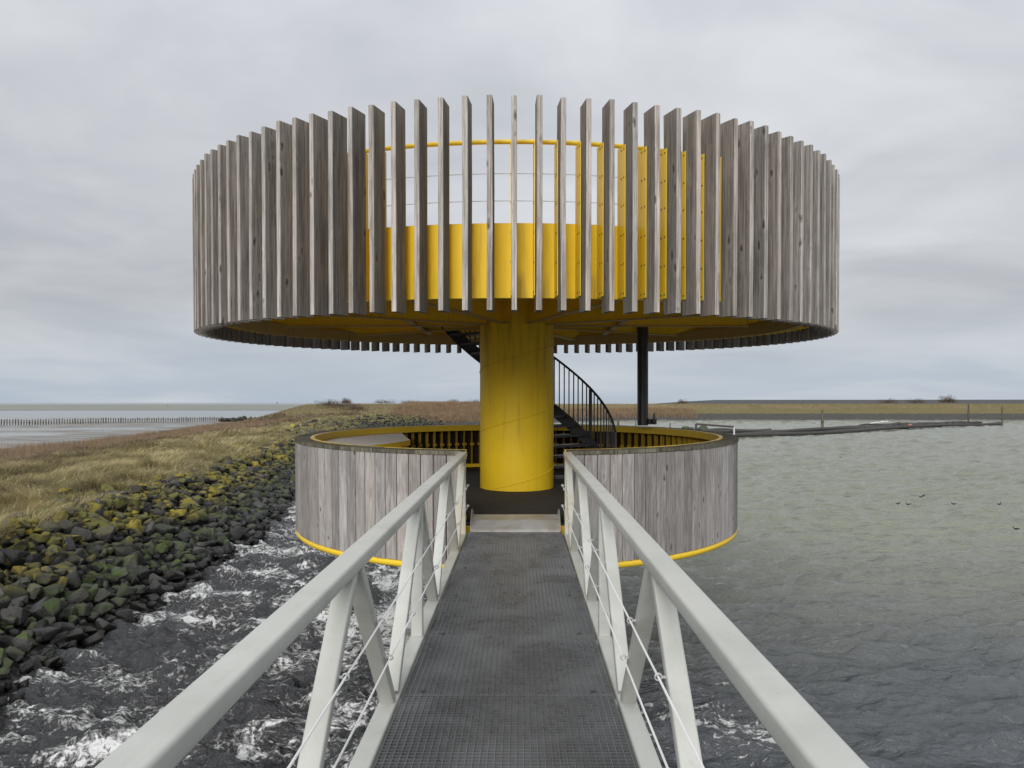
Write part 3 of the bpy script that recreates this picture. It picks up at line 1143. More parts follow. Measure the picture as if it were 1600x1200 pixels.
# upper guard rail: tube, wires, posts
gr = MB().tube([(4.60 * math.cos(a), 4.60 * math.sin(a), 4.57) for a in np.linspace(0, 2 * math.pi, 145)[:-1]], 0.026, 10, closed=True).build('guard_rail', M['tube_yellow'], tower, True)
for z in (4.22, 3.92):
    MB().tube([(4.60 * math.cos(a), 4.60 * math.sin(a), z) for a in np.linspace(0, 2 * math.pi, 121)[:-1]], 0.004, 5, closed=True).build('guard_wire', M['galv'], gr)
for k in range(12):
    a = R(-90 + 15 + 30 * k) if k not in (0, 11) else R(-90 + (22 if k == 0 else -22))
    c, s = math.cos(a), math.sin(a)
    MB().box(-0.03, 0.03, -0.005, 0.005, 3.10, 4.56).build('guard_post', M['tube_yellow'], gr, rot=(0, 0, a), loc=(4.60 * c, 4.60 * s, 0))

# slats, each with the yellow bracket plate that holds it
ST, SD, SH = 0.058, 0.27, 2.222
slat_meshes = []
for i in range(6):
    rr = random.Random(i)
    b = MB()
    hx, c = ST / 2 * rr.uniform(0.95, 1.05), 0.004
    ring = [(-hx + c, 0), (hx - c, 0), (hx, c), (hx, SD - c), (hx - c, SD), (-hx + c, SD), (-hx, SD - c), (-hx, c)]
    lv = 6
    vsx = []
    bow, tw = rr.uniform(-0.006, 0.006), rr.uniform(-0.004, 0.004)
    hgt = SH + rr.uniform(-0.012, 0.012)
    for l in range(lv):
        t = l / (lv - 1)
        dx = bow * math.sin(math.pi * t) + tw * t
        for x, y in ring:
            vsx.append((x + dx + rr.uniform(-.0012, .0012), y + rr.uniform(-.0015, .0015), hgt * t))
    fs = [tuple(range(7, -1, -1)), tuple((lv - 1) * 8 + q for q in range(8))]
    for l in range(lv - 1):
        fs += [(l * 8 + q, l * 8 + (q + 1) % 8, l * 8 + 8 + (q + 1) % 8, l * 8 + 8 + q) for q in range(8)]
    b.add(vsx, fs)
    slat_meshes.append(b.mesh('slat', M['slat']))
pb = MB()
pb.box(-ST / 2 - 0.010, -ST / 2 - 0.003, SD - 0.075, 0.416, 2.845 - 2.667, 4.50 - 2.667)
pb.mi = 1
for zz in (0.22, 0.54, 0.86, 1.18, 1.48, 1.79):
    for yy in (SD - 0.045, SD + 0.03):
        vs_ = []
        for i in range(6):
            a = i * math.pi / 3
            vs_.append((-ST / 2 - 0.014, yy + 0.010 * math.cos(a), zz + 0.010 * math.sin(a)))
        for i in range(6):
            a = i * math.pi / 3
            vs_.append((-ST / 2 - 0.010, yy + 0.010 * math.cos(a), zz + 0.010 * math.sin(a)))
        pb.add(vs_, [tuple(range(6))] + [(i, (i + 1) % 6, 6 + (i + 1) % 6, 6 + i) for i in range(6)])
plate_mesh = pb.mesh('bracket_plate', [M['tube_yellow'], M['stair']])
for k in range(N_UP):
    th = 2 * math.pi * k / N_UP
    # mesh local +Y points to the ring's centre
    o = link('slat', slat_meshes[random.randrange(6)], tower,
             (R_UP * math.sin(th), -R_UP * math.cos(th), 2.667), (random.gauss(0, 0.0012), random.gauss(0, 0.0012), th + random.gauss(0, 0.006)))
    link('bracket_plate', plate_mesh, o)

# lower drum -------------------------------------------------------------
GAP = math.asin(0.68 / R_LO)           # half opening for the bridge, at angle -90 degrees
a_lo, a_hi = -math.pi / 2 + GAP, 1.5 * math.pi - GAP
base_ring = MB()
base_ring.tube([(3.60 * math.cos(a), 3.60 * math.sin(a), -0.405) for a in np.linspace(0, 2 * math.pi, 181)[:-1]], 0.052, 12, closed=True)
base_ring = base_ring.build('bottom_ring', M['tube_yellow'], tower, True)
drum = MB().arc(3.44, 3.49, -0.34, 0.10, seg=131).build('drum_frame', M['yellow'], tower)
MB().arc(3.36, 3.42, 0.94, 1.062, a_lo, a_hi, 130).build('rim_angle', M['tube_yellow'], drum, True)
MB().arc(3.36, 3.50, FL + 0.002, FL + 0.07, a_lo, a_hi, 130).build('base_angle', M['yellow'], drum, True)
MB().arc(3.575, 3.592, -0.30, 0.99, a_lo, a_hi, 130).build('dark_backing', M['backing'], drum, True)  # added dark sheet, blocks light through the plank gaps so seams stay dark
plank_meshes = []
pw = 2 * math.pi * R_LO / N_LO
for i in range(6):
    rr = random.Random(40 + i)
    hw = pw / 2 - rr.uniform(0.0055, 0.0085)
    plank_meshes.append(MB().cbox(-hw, hw, 0, 0.045, -0.36 + rr.uniform(-.006, .006), 1.012, 0.004).mesh('plank', M['plank']))
rib_mesh = MB().box(-0.004, 0.004, 0.085, 0.20, FL + 0.07, 0.94).mesh('rib', M['rib'])
pl_b = MB().box(-0.045, 0.045, 0.165, 0.173, 0.62, 0.67)
clip_mesh = pl_b.mesh('clip_plate', M['rib'])
cap_seg = 4
for k in range(N_LO):
    th = 2 * math.pi * (k + 0.5) / N_LO          # from the front
    w = (th + math.pi) % (2 * math.pi) - math.pi
    px_, py_ = R_LO * math.sin(th), -R_LO * math.cos(th)
    if abs(w) < GAP:
        # under the gangway the cladding stops at floor level
        o = link('plank', MB().cbox(-pw / 2 + .003, pw / 2 - .003, 0, 0.045, -0.36, -0.03, 0.004).mesh('plank', M['plank']), tower, (px_, py_, 0), (0, 0, th))
        continue
    o = link('plank', plank_meshes[random.randrange(6)], tower, (px_ * (1 + random.uniform(-.0007, .0007)), py_, 0), (random.gauss(0, .0015), 0, th))
    link('rib', rib_mesh, drum, (px_, py_, 0), (0, 0, th))
    link('clip_plate', clip_mesh, drum, (px_, py_, 0), (0, 0, th + math.pi / N_LO))
ncap = 34
for k in range(ncap):
    b0 = a_lo + (a_hi - a_lo) * k / ncap + 0.0012
    b1 = a_lo + (a_hi - a_lo) * (k + 1) / ncap - 0.0012
    MB().arc(3.425, 3.665, 1.014 + random.uniform(0, .004), 1.062 + random.uniform(-.003, .003), b0, b1, 4).build('cap_board', M['cap'], tower)
# floor: boards across, clipped to the circle
fl = MB()
y = -3.34
while y < 3.34:
    hw = math.sqrt(3.35 ** 2 - max(abs(y), abs(y + 0.14)) ** 2) if max(abs(y), abs(y + .14)) < 3.35 else 0
    if hw > 0.1:
        fl.box(-hw, hw, y, y + 0.136, FL - 0.03, FL + random.uniform(-.001, .001))
    y += 0.14
fl.build('lower_floor', M['floorboard'], tower)
MB().arc(0.64, 3.43, FL - 0.07, FL - 0.033, seg=72).build('floor_plate', M['black'], tower)
for k in range(10):
    a = 2 * math.pi * k / 10
    MB().box(0.62, 3.43, -0.05, 0.05, -0.34, FL - 0.072).build('floor_beam', M['yellow'], tower, rot=(0, 0, a))
for s in (-1, 1):   # yellow jambs of the gangway opening
    MB().box(s * 0.655 - 0.012, s * 0.655 + 0.012, -3.66, -3.36, -0.34, FL + 0.06).build('jamb_plate', M['tube_yellow'], tower)
# curved leaning ledge on the left
wall_pts = [(3.34 * math.cos(R(a)), 3.34 * math.sin(R(a))) for a in np.linspace(135, 222, 13)]
ctl = [(-1.88, 0.25), (-1.98, -0.15), (-2.12, -0.55), (-2.28, -0.95), (-2.42, -1.3), (-2.50, -1.65), (-2.52, -1.95), (-2.50, -2.215)]
inn = []
for k in range(13):
    u = k / 12 * (len(ctl) - 1)
    q = min(int(u), len(ctl) - 2)
    inn.append((ctl[q][0] + (ctl[q + 1][0] - ctl[q][0]) * (u - q), ctl[q][1] + (ctl[q + 1][1] - ctl[q][1]) * (u - q)))
for (k0, k1) in ((0, 4), (4, 8), (8, 12)):
    b = MB()
    m_ = k1 - k0 + 1
    w_, i_ = wall_pts[k0:k1 + 1], inn[k0:k1 + 1]
    g_ = 0.004 if k1 < 12 else 0
    v = [(x, y, z) for z in (0.90, 0.94) for lst in (w_, i_) for (x, y) in lst]
    f = []
    for q in range(m_ - 1):
        f.append((2 * m_ + q, 2 * m_ + q + 1, 3 * m_ + q + 1, 3 * m_ + q))
        f.append((q, m_ + q, m_ + q + 1, q + 1))
        f.append((m_ + q, 3 * m_ + q, 3 * m_ + q + 1, m_ + q + 1))
        f.append((q, q + 1, 2 * m_ + q + 1, 2 * m_ + q))
    f += [(0, 2 * m_, 3 * m_, m_), (m_ - 1, 2 * m_ - 1, 4 * m_ - 1, 3 * m_ - 1)]
    o = b.add(v, f).build('table_board', M['ledge'], tower)
    o.location.z = 0.003 * (k0 // 4)
edge_path = [(wall_pts[0][0], wall_pts[0][1], 0.892)] + [(x, y, 0.892) for x, y in inn]
MB().sweep(edge_path, [(-0.012, -0.045), (0.012, -0.045), (0.012, 0.045), (-0.012, 0.045)]).build('table_edge', M['tube_yellow'], tower)

# spiral stair: from the right, round the back of the pillar, up to the left
A0, SLOPE = R(0.5), 0.0208            # metres per degree
NST = 20
r_in, r_out = 0.66, 1.68


def sz(a):
    return FL + (math.degrees(a - A0)) * SLOPE


A1 = A0 + R((3.54 - FL) / SLOPE)
hel = np.linspace(A0, A1, 60)
vs_, fs = [], []
for a in hel:
    for rr_, dz in ((r_out - 0.006, -0.22), (r_out + 0.006, -0.22), (r_out + 0.006, 0.06), (r_out - 0.006, 0.06)):
        vs_.append((rr_ * math.cos(a), rr_ * math.sin(a), max(FL + 0.003, sz(a) + dz)))
for i in range(59):
    for q in range(4):
        fs.append((i * 4 + q, i * 4 + 4 + q, i * 4 + 4 + (q + 1) % 4, i * 4 + (q + 1) % 4))
stair = MB().add(vs_, fs).build('spiral_stair', M['stair'], tower, True)
da = (A1 - A0) / NST
for k in range(1, NST):
    a = A0 + da * k
    z = FL + (3.54 - FL) * k / NST
    MB().arc(r_in, r_out - 0.008, z - 0.045, z, a - 0.02, a + da * 1.02, 3).build('tread', M['stair'], stair)
nb = 46
for k in range(nb):
    a = A0 + (A1 - A0) * (k + 0.3) / nb
    post = k % 10 == 0
    w = 0.030 if post else 0.0085
    z0, z1 = max(FL + 0.01, sz(a) + 0.03), min(sz(a) + 0.92, SOF - 0.01)
    if z1 - z0 < 0.08:
        continue
    MB().box(-w * (0.5 if post else 1), w * (0.5 if post else 1), -w, w, z0, z1).build('newel_post' if post else 'baluster', M['stair'], stair,
                                                                                         rot=(0, 0, a), loc=((r_out + 0.016) * math.cos(a), (r_out + 0.016) * math.sin(a), 0))
hp = [((r_out + 0.016) * math.cos(a), (r_out + 0.016) * math.sin(a), sz(a) + 0.93) for a in hel if sz(a) + 0.93 < SOF - 0.03]
MB().tube(hp, 0.022, 8).build('handrail', M['stair'], stair, True)

# black periscope tube through the upper floor: a thing fixed to the platform
per = empty('periscope_tube', (2.42, D + 1.6, 1.16))
tag(per, 'black vertical periscope tube hanging from the platform underside right of the stair', 'periscope')
MB().lathe([(0.085, 0.0), (0.105, 0.0), (0.105, 4.2), (0.085, 4.2)], 28).build('tube', M['black'], per, True)
hd = MB().lathe([(0.06, 4.2), (0.125, 4.22), (0.125, 4.66), (0.10, 4.72), (0.03, 4.74)], 24).build('head', M['galv'], per, True)
ey = MB().cbox(0.08, 0.26, -0.075, 0.075, 0.02, 0.13, 0.02).build('eyepiece', M['black'], per)
MB().tube([(0.17, -0.06, 0.075), (0.20, -0.15, 0.075)], 0.035, 12).build('eyecup', M['black'], ey, True)
MB().tube([(0.22, 0.0, 0.10), (0.22, 0.0, 0.235)], 0.016, 8).build('grip', M['black'], ey, True)

# ------------------------------------------------------------------ footbridge
bridge = empty('footbridge', (0, 9.4, -0.12))
tag(bridge, 'pale grey steel truss footbridge with grating deck leading to the tower', 'footbridge')
bx0 = Matrix.Translation((0, -9.4, 0.12))
Y0, Y1 = -3.2, 9.42


def bb(mb, name, mat, parent=bridge, smooth=False):
    me = mb.mesh(name, mat, smooth)
    if parent is bridge:
        me.transform(bx0)
    return link(name, me, parent)


def rrect(w, h, r, seg=5):
    pts = []
    for cx_, cy_, a0 in ((w / 2 - r, h / 2 - r, 0), (-w / 2 + r, h / 2 - r, 90), (-w / 2 + r, -h / 2 + r, 180), (w / 2 - r, -h / 2 + r, 270)):
        for i in range(seg + 1):
            a = R(a0 + 90 * i / seg)
            pts.append((cx_ + r * math.cos(a), cy_ + r * math.sin(a)))
    return pts


def rail_z(y):
    return 0.915 + 0.0048 * y      # centre line of the top chord


TOPS = [-3.1, -0.98, 1.1, 3.2, 5.25, 7.3, 9.33]
BOTS = [-2.05, 0.06, 2.15, 4.15, 6.25, 8.3]
for s in (-1, 1):
    xc = s * 0.645
    ch = MB().sweep([(xc, Y0, rail_z(Y0)), (xc, 3, rail_z(3)), (xc, Y1, rail_z(Y1))], rrect(0.10, 0.062, 0.013))
    bb(ch, 'top_chord', M['rail'], smooth=True)
    bb(MB().sweep([(xc, Y0, -0.055), (xc, Y1, -0.055)], rrect(0.10, 0.10, 0.012)), 'bottom_chord', M['rail'], smooth=True)
    members = []
    for i, b_ in enumerate(BOTS):
        members.append(('diagonal', TOPS[i], b_))
        members.append(('diagonal', TOPS[i + 1], b_))
    for i, t_ in enumerate(TOPS):
        if i in (0, 2, 4, 6):
            members.append(('post', t_, t_))
    eye = []
    for nm, yt, yb in members:
        zt, zb = rail_z(yt) - 0.028, -0.004
        d = 0.052 if nm == 'diagonal' else 0.0
        sg = 1 if yt < yb else -1
        pt, pb_ = (xc, yt + sg * d, zt), (xc, yb - sg * d, zb)
        bb(MB().sweep([pt, pb_], rrect(0.08, 0.058, 0.009, 3), up=(0, 1, 0.001)), nm, M['rail'], smooth=True)
        for hz in (0.585, 0.335):
            t = (hz - zb) / (zt - zb)
            eye.append((pb_[1] + (pt[1] - pb_[1]) * t, hz))
    xi = s * 0.578
    for hz in (0.585, 0.335):
        pts = []
        ysn = sorted({round(e[0], 3) for e in eye if e[1] == hz})
        allp = [Y0] + ysn + [Y1 - 0.03]
        for a, b in zip(allp[:-1], allp[1:]):
            pts.append((xi, a, hz))
            pts.append((xi, (a + b) / 2, hz - 0.004 * min(1, (b - a))))
        pts.append((xi, Y1 - 0.03, hz))
        wire = bb(MB().tube(pts, 0.0048, 6), 'guard_wire', M['wire'], smooth=True)
        for ye in ysn:
            e = MB().tube([(xi + 0.0125 * math.cos(a), ye, hz + 0.0125 * math.sin(a)) for a in np.linspace(0, 2 * math.pi, 15)[:-1]], 0.0036, 6, closed=True)
            e.box(min(xi + s * 0.012, xi + s * 0.030), max(xi + s * 0.012, xi + s * 0.030), ye - 0.004, ye + 0.004, hz - 0.004, hz + 0.004)
            me = e.mesh('eyelet', M['galv'], True)
            me.transform(bx0)
            link('eyelet', me, wire)
        for ye in (Y1 - 0.05, Y1 - 0.12):
            e = MB().tube([(xi, ye - 0.025, hz), (xi, ye + 0.025, hz)], 0.010, 8)
            me = e.mesh('wire_clamp', M['galv'], True)
            me.transform(bx0)
            link('wire_clamp', me, wire)

# grating panels: deep bars across, thin rods along
PL = 1.05
pg = MB()
nx_, ny_ = 35, 32
for j in range(ny_ + 1):
    yy = 0.006 + (PL - 0.012) * j / ny_
    edge = j in (0, ny_)
    wdt = 0.0032 if edge else 0.0019
    pg.box(-0.573, 0.573, yy - wdt, yy + wdt, -0.030, -0.0005)
for i in range(nx_ + 1):
    xx = -0.573 + 1.146 * i / nx_
    pg.box(xx - 0.0022, xx + 0.0022, 0.006, PL - 0.006, -0.010 if 0 < i < nx_ else -0.030, 0.0006)
pmesh = pg.mesh('grating_panel', M['grate'])
k = 0
ypan = Y1 - PL
while ypan > Y0 - 0.2:
    o = link('grating_panel', pmesh, bridge, (random.uniform(-.002, .002), ypan - 9.4, 0.12 + random.uniform(-.0015, .0015)))
    for sx in (-0.47, 0.47):
        cl_ = MB().box(sx - 0.016, sx + 0.016, 0.03, 0.045, 0.0008, 0.0035)
        cl_.tube([(sx, 0.0375, 0.003), (sx, 0.0375, 0.009)], 0.007, 6)
        cl_.build('fixing_clip', M['stair'], o)
    bb(MB().box(-0.595, 0.595, ypan - 0.03, ypan + 0.03, -0.10, -0.036), 'cross_beam', M['rail'])
    ypan -= PL
# loading plate over the joint
pt = MB()
prof = [(9.40, 0.008), (9.43, 0.03), (9.66, 0.108), (10.12, 0.114), (10.12, 0.108), (9.665, 0.102), (9.43, 0.022), (9.40, 0.002)]
n_ = len(prof)
pv = [(x, y_, z_) for x in (-0.555, 0.555) for (y_, z_) in prof]
pt.add(pv, [(i, (i + 1) % n_, n_ + (i + 1) % n_, n_ + i) for i in range(n_)] + [tuple(range(n_ - 1, -1, -1)), tuple(range(n_, 2 * n_))])
tp = bb(pt, 'threshold_plate', M['plate'])
for s in (-1, 1):
    sp_ = MB()
    x0, x1 = sorted((s * 0.556, s * 0.562))
    prf = [(9.43, 0.01), (9.66, 0.10), (10.12, 0.108), (10.12, 0.16), (9.80, 0.235), (9.66, 0.225), (9.48, 0.075)]
    vv = [(x, y_, z_) for x in (x0, x1) for y_, z_ in prf]
    m_ = len(prf)
    sp_.add(vv, [(i, (i + 1) % m_, m_ + (i + 1) % m_, m_ + i) for i in range(m_)] + [tuple(range(m_ - 1, -1, -1)), tuple(range(m_, 2 * m_))])
    me = sp_.mesh('side_lip', M['plate'])
    me.transform(bx0)
    link('side_lip', me, tp)


# ------------------------------------------------------------------ things on the water and shore
def seen(px_, py_, z):
    """point at height z that stands where the photograph shows it"""
    d = (1.6 - z) * 1190 / (py_ - 629)
    return Vector((0.07 + (px_ - 814) / 1190 * d, d, z))


def mooring_post(px_, py_, h, r, label, lean=0.0):
    p = seen(px_, py_, WZ)
    o = empty('mooring_post', p, (0, lean, 0))
    tag(o, label, 'post', 'old timber posts standing in the harbour')
    MB().lathe([(r * 1.05, -2.0), (r, h * 0.4), (r * 0.95, h - 0.1), (r * 0.8, h)], 12).build('shaft', M['pile'], o, True)
    MB().lathe([(r * 1.10, h * 0.28), (r * 1.14, h * 0.30), (r * 1.14, h * 0.33), (r * 1.1, h * 0.35)], 12, caps=False).build('iron_band', M['black'], o, True)


mooring_post(1285, 668, 3.0, 0.22, 'thick wooden mooring post at mid-length of the floating pipes')
mooring_post(1513, 661, 3.9, 0.17, 'tall mooring post, second from the right edge, behind the floating pipes', 0.01)
mooring_post(1566, 664, 3.4, 0.15, 'mooring post at the far right end of the floating pipes')
mooring_post(966, 669, 2.2, 0.17, 'pale wooden stake in the water just right of the stair handrail')
mooring_post(993.5, 669, 1.9, 0.08, 'thin yellowish stake just left of the black periscope tube')
mooring_post(1047, 671, 1.0, 0.09, 'short stake in the water right of the periscope tube, behind the drum')

# floating pipes
raft = empty('pipe_raft', seen(1350, 675, WZ))
tag(raft, 'long raft of dark floating pipes lying across the harbour on the right', 'pipes')
rl = raft.location
runs = [((1096, 679), (1330, 672), .22), ((1120, 683), (1420, 669.5), .26), ((1140, 684.5), (1475, 667), .24), ((1150, 678), (1360, 670), .20), ((1230, 677), (1566, 663.5), .20),
        ((1300, 672), (1500, 663.5), .22), ((1335, 670), (1455, 662.5), .20), ((1380, 668), (1530, 662), .18), ((1400, 669), (1480, 661.5), .25), ((1090, 676), (1200, 674), .18),
        ((1430, 668), (1560, 662.5), .2), ((1340, 667), (1400, 661.5), .16)]
for (a, b, r) in runs:
    p0, p1 = seen(*a, WZ), seen(*b, WZ)
    n = 14
    pts = []
    dv = p1 - p0
    nrm = Vector((-dv.y, dv.x, 0)).normalized()
    ph, am = random.uniform(0, 6), random.uniform(0.3, 1.1)
    zo = random.uniform(0.05, 0.35)
    for i in range(n + 1):
        t = i / n
        pts.append(p0 + dv * t + nrm * am * math.sin(t * 5 + ph) + Vector((0, 0, zo + 0.12 * math.sin(t * 7 + ph))) - rl)
    MB().tube(pts, r, 8).build('pipe', M['pipe'], raft, True)
for i in range(26):
    t = random.random()
    p0, p1 = seen(1380, 670, WZ), seen(1520, 663, WZ)
    c = p0 + (p1 - p0) * t + Vector((random.uniform(-1.5, 1.5), random.uniform(-1, 2), 0)) - rl
    a = random.uniform(-0.5, 0.9)
    L = random.uniform(1.5, 4)
    MB().tube([c + Vector((-L / 2 * math.cos(a), -L / 2 * math.sin(a), random.uniform(.15, .5))), c + Vector((0, 0, .55)), c + Vector((L / 2 * math.cos(a), L / 2 * math.sin(a), random.uniform(.1, .5)))],
              random.uniform(.08, .2), 6).build('driftwood', M['pipe'], raft, True)
fl_ = empty('red_float', seen(1422, 669, WZ))
tag(fl_, 'faded red float wedged among the floating pipes', 'float')
MB().lathe([(0.12, 0.0), (0.33, 0.12), (0.38, 0.36), (0.30, 0.62), (0.10, 0.72)], 14).build('body', M['red'], fl_, True)
MB().tube([(0, 0, .7), (0, 0, .9)], .05, 8).build('ring', M['pipe'], fl_)
wf = empty('driftwood_log', seen(1375, 664, WZ))
wf.scale = (0.55, 0.55, 0.6)
tag(wf, 'pale bleached log lying on top of the floating pipes', 'log')
MB().tube([(-3.0, 0.6, .5), (-1, 0.2, .8), (1.4, -.2, 1.05), (2.6, -.4, 1.2)], .14, 8).build('trunk', M['ledge'], wf, True)
MB().tube([(0.2, 0, .9), (1.0, .3, 1.35)], .06, 6).build('branch_stub', M['ledge'], wf, True)

# bent pipe frame and rubble just beyond the drum
fr = empty('bent_gantry', seen(1147, 684, WZ))
tag(fr, 'bent dark pipe frame standing in the water beyond the drum rim', 'frame')
p1 = Vector((0, 0, 0))
MB().tube([(0, 0, -1), (0, 0, 1.35)], .11, 8).build('upright', M['galv'], fr, True)
MB().tube([(0, 0, 1.3), (-2.1, 0.9, 1.45), (-4.1, 1.8, 1.6)], .12, 8).build('rail', M['pipe'], fr, True)
MB().tube([(-4.1, 1.8, 1.6), (-4.3, 1.9, -0.6)], .14, 8).build('upright', M['pipe'], fr, True)
for k, (px_, py_, sc) in enumerate(((1071, 674, 1.5), (1080, 673, 1.2), (1091, 674, 1.3), (1098, 672, 1.7), (1102, 675, 1.0), (1064, 675, 1.0))):
    p = seen(px_, py_, WZ)
    lab = ['broad dark rock awash beyond the drum rim, left end of the rubble', 'low dark rock second in the rubble behind the drum rim', 'wedge-shaped rock in the middle of the rubble behind the drum',
           'tall pale-topped rock at the pipe frame behind the drum', 'small rock at the foot of the pipe frame', 'small rock at the far left of the rubble behind the drum'][k]
    o = link('rubble_rock', rock_meshes[k], None, p + Vector((0, 0, .2)), (0.2, 0.1 * k, k * 1.3))
    o.scale = (sc, sc, sc * 0.9)
    tag(o, lab, 'rock', 'rubble awash behind the drum')

# ducks
def duck_mesh():
    bm = bmesh.new()
    rings = [(-0.22, 0.01, 0.10), (-0.15, 0.055, 0.075), (-0.05, 0.085, 0.06), (0.06, 0.082, 0.055), (0.14, 0.055, 0.07), (0.175, 0.034, 0.12), (0.185, 0.030, 0.17), (0.19, 0.036, 0.215), (0.215, 0.032, 0.235), (0.245, 0.012, 0.225)]
    loops = []
    for i, (x, r, z) in enumerate(rings):
        lp = []
        for k in range(10):
            a = 2 * math.pi * k / 10
            if 5 <= i <= 7:
                lp.append(bm.verts.new((x + r * math.cos(a) * 0.9, r * math.sin(a), z)))
            else:
                lp.append(bm.verts.new((x + (0.0), r * math.cos(a), z + r * 0.75 * math.sin(a))))
        loops.append(lp)
    for A, B in zip(loops[:-1], loops[1:]):
        for k in range(10):
            bm.faces.new((A[k], A[(k + 1) % 10], B[(k + 1) % 10], B[k]))
    bm.faces.new(loops[0])
    bm.faces.new(loops[-1])
    bmesh.ops.recalc_face_normals(bm, faces=bm.faces)
    me = bpy.data.meshes.new('body')
    bm.to_mesh(me)
    bm.free()
    me.materials.append(M['duck'])
    me.shade_smooth()
    return me


dm = duck_mesh()
bk = MB().add([(0.235, -0.012, 0.222), (0.235, 0.012, 0.222), (0.235, 0, 0.237), (0.285, 0, 0.215)], [(0, 1, 3), (1, 2, 3), (2, 0, 3), (0, 2, 1)]).mesh('bill', M['beak'])
tl = MB().add([(-0.19, -0.03, 0.11), (-0.19, 0.03, 0.11), (-0.30, 0.02, 0.15), (-0.30, -0.02, 0.15), (-0.2, 0, 0.14)], [(0, 1, 2, 3), (0, 3, 4), (1, 4, 2), (3, 2, 4), (0, 4, 1)]).mesh('tail', M['duck'])
ducks = [((1588, 829), 2.6, 'dark waterbird nearest the right edge of the picture'), ((1403, 789), 0.3, 'small dark waterbird, leftmost of the scattered group on the water'), ((1419, 790), 2.9, 'small dark waterbird second from the left of the scattered group'),
         ((1439, 778.5), 0.1, 'front one of the two waterbirds swimming close together'), ((1443, 776.5), 0.4, 'rear one of the two waterbirds swimming close together'), ((1490, 789.5), 2.8, 'lone dark waterbird in the middle of the right-hand water'),
         ((1561, 790), 0.2, 'dark waterbird near the right edge, above the nearest one'), ((1313, 716), 0.2, 'tiny far waterbird on the open water right of the drum')]
for (pp, rz, lab) in ducks:
    p = seen(*pp, WZ)
    o = empty('water_bird', p + Vector((0, 0, 0.03)), (0, 0, rz))
    tag(o, lab, 'bird', 'dark waterbirds on the harbour')
    for me in (dm, bk, tl):
        c = link(me.name, me, o)
        c.scale = (0.45, 0.45, 0.45)

# row of piles on the tidal flat
scr = empty('pile_screen', (-90, 165, WZ - 0.3))
tag(scr, 'long row of dark wooden piles standing in the tidal flat on the left', 'pile row')
p0, p1 = seen(-30, 664.0, WZ - .25), seen(348, 658.5, WZ - .25)
pile_m = MB().lathe([(0.115, -0.5), (0.11, 0.5), (0.10, 1.02), (0.06, 1.08)], 8).mesh('pile', M['pile'], True)
npile = 98
for k in range(npile):
    t = k / (npile - 1)
    # even spacing in the ground
    p = p0 + (p1 - p0) * t
    o = link('pile', pile_m, scr, p - scr.location, (random.gauss(0, .03), random.gauss(0, .03), random.uniform(0, 6)))
    s = random.uniform(0.8, 1.1)
    o.scale = (random.uniform(.8, 1.25), random.uniform(.8, 1.25), s)

# stone groyne running out from the end of the dike
gro = empty('stone_groyne', seen(395, 657.5, WZ - .2))
tag(gro, 'low dark stone groyne at the right end of the pile row', 'groyne')
g0, g1 = seen(346, 658.8, WZ - .2), seen(445, 657.6, WZ - .2)
for k in range(110):
    t = random.random()
    p = g0 + (g1 - g0) * t + Vector((random.uniform(-.6, .6), random.uniform(-1.2, 1.2), random.uniform(0, 0.35 + 0.4 * min(1, t * 3))))
    o = link('boulder', rock_meshes[random.randrange(14)], gro, p - gro.location, (random.random() * 3, random.random() * 3, random.random() * 6))
    s = random.uniform(.7, 1.3)
    o.scale = (s, s, s)

# sea marks
for (pp, h, lab) in (((433, 632.6), 5.5, 'tiny dark sea mark post out on the flats left of the dike'), ((262, 636), 2.2, 'faint little stake far out on the left tidal flat')):
    p = seen(*pp, WZ - .2)
    o = empty('sea_mark', p)
    tag(o, lab, 'sea mark')
    w = h * 0.06
    MB().lathe([(w, -1), (w, h * .8), (w * .7, h)], 8).build('pole', M['pile'], o, True)
    MB().lathe([(w * 1.2, h * .72), (w * 2.4, h * .78), (w * 2.4, h * .95), (w * 1.2, h)], 8).build('topmark', M['pile'], o, True)


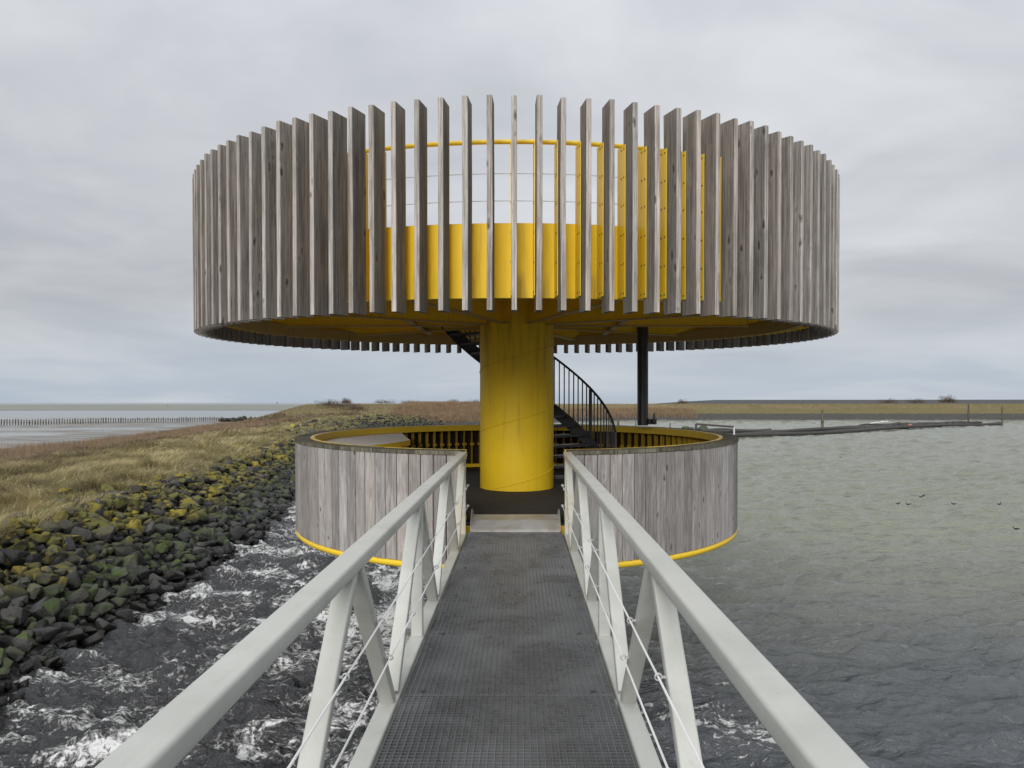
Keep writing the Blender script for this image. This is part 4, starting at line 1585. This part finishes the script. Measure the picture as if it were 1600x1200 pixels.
# bare shrubs on the dike
def shrub(px_, d, h, w, label, seed, dark=1.0):
    x = 0.07 + (px_ - 814) / 1190 * d
    hh, _, _ = terrain(np.array([x]), np.array([float(d)]))
    o = empty('bare_shrub', (x, d, WZ + float(hh[0])))
    tag(o, label, 'shrub', 'bare shrubs on the dike')
    r = random.Random(seed)
    st = MB()
    for k in range(5):
        a = r.uniform(0, 6.28)
        st.tube([(0, 0, -.2), (math.cos(a) * w * .12, math.sin(a) * w * .12, h * .3), (math.cos(a) * w * .3, math.sin(a) * w * .3, h * .62)], .035 * h / 2, 5)
    st.build('stem', M['twig'], o)
    g = np.random.default_rng(seed)
    n = 1500
    th, ph = g.uniform(0, 2 * np.pi, n), np.arccos(g.uniform(-.2, 1, n))
    rad = g.random(n) ** .45 * (0.75 + .35 * np.sin(3 * th + seed) * np.sin(2 * ph))
    c = np.stack([rad * np.sin(ph) * np.cos(th) * w / 2, rad * np.sin(ph) * np.sin(th) * w / 2, h * .25 + rad * np.cos(ph) * h * .75], 1)
    d0 = g.normal(0, 1, (n, 3)) * .5 + c / (np.linalg.norm(c, axis=1, keepdims=True) + .01) + [0, 0, .4]
    d0 /= np.linalg.norm(d0, axis=1, keepdims=True)
    L = g.uniform(.2, .55, (n, 1)) * h / 2.2
    sd_ = np.cross(d0, g.normal(0, 1, (n, 3)))
    sd_ /= np.linalg.norm(sd_, axis=1, keepdims=True)
    wd = .022 * h / 2
    V = np.stack([c - sd_ * wd, c + sd_ * wd, c + d0 * L], 1).reshape(-1, 3)
    F = np.arange(n * 3).reshape(-1, 3)
    link('crown', np_mesh('crown', V, F, M['twig']), o)


for k, (px_, d, h, w, lab) in enumerate((
        (514, 150, 1.9, 6.5, 'large dark bare shrub at the left corner of the dike slope'),
        (536, 146, 1.8, 7.0, 'wide bare shrub just right of the large one at the dike corner'),
        (556, 140, 1.7, 6.0, 'lower bare shrub stepping down the dike slope toward the water'),
        (541, 178, 1.7, 3.0, 'small upright shrub poking above the dike crest left of the drum'),
        (600, 196, 1.5, 8.0, 'long low shrub on the dike crest above the pale ledge'),
        (640, 194, 1.4, 7.0, 'rounded shrub on the crest between ledge and yellow pillar'),
        (708, 196, 1.5, 4.0, 'narrow shrub on the crest, second left of the yellow pillar'),
        (742, 196, 1.5, 5.0, 'shrub on the crest touching the left edge of the yellow pillar'),
        (1481, 214, 2.7, 6.0, 'tallest dark shrub on the far dike crest, right of the thick post'),
        (1388, 212, 1.8, 7.0, 'low brown shrub on the far dike slope between the two tall posts'),
        (1432, 210, 1.8, 7.0, 'low brown shrub just left of the tallest shrub on the far dike'),
        (1066, 212, 1.6, 4.0, 'small shrub on the far dike right of the periscope tube'))):
    shrub(px_, d, h, w, lab, 60 + k)

# yellow flowering bush on the bank
yb = seen(457, 667, -0.75)
hh_, _, _ = terrain(np.array([yb.x]), np.array([yb.y]))
yo = empty('flowering_bush', (yb.x, yb.y, WZ + float(hh_[0])))
tag(yo, 'small bright yellow bush on the bank left of the drum rim', 'bush')
g = np.random.default_rng(3)
n = 260
c = g.normal(0, 1, (n, 3)) * [.15, .15, .11] + [0, 0, .32]
a, b = g.normal(0, .05, (n, 3)), g.normal(0, .05, (n, 3))
link('blossom', np_mesh('blossom', np.stack([c, c + a, c + b], 1).reshape(-1, 3), np.arange(n * 3).reshape(-1, 3), M['gorse']), yo)
MB().tube([(0, 0, -.2), (.03, 0, .3), (.1, .05, .6)], .03, 5).build('stem', M['twig'], yo)
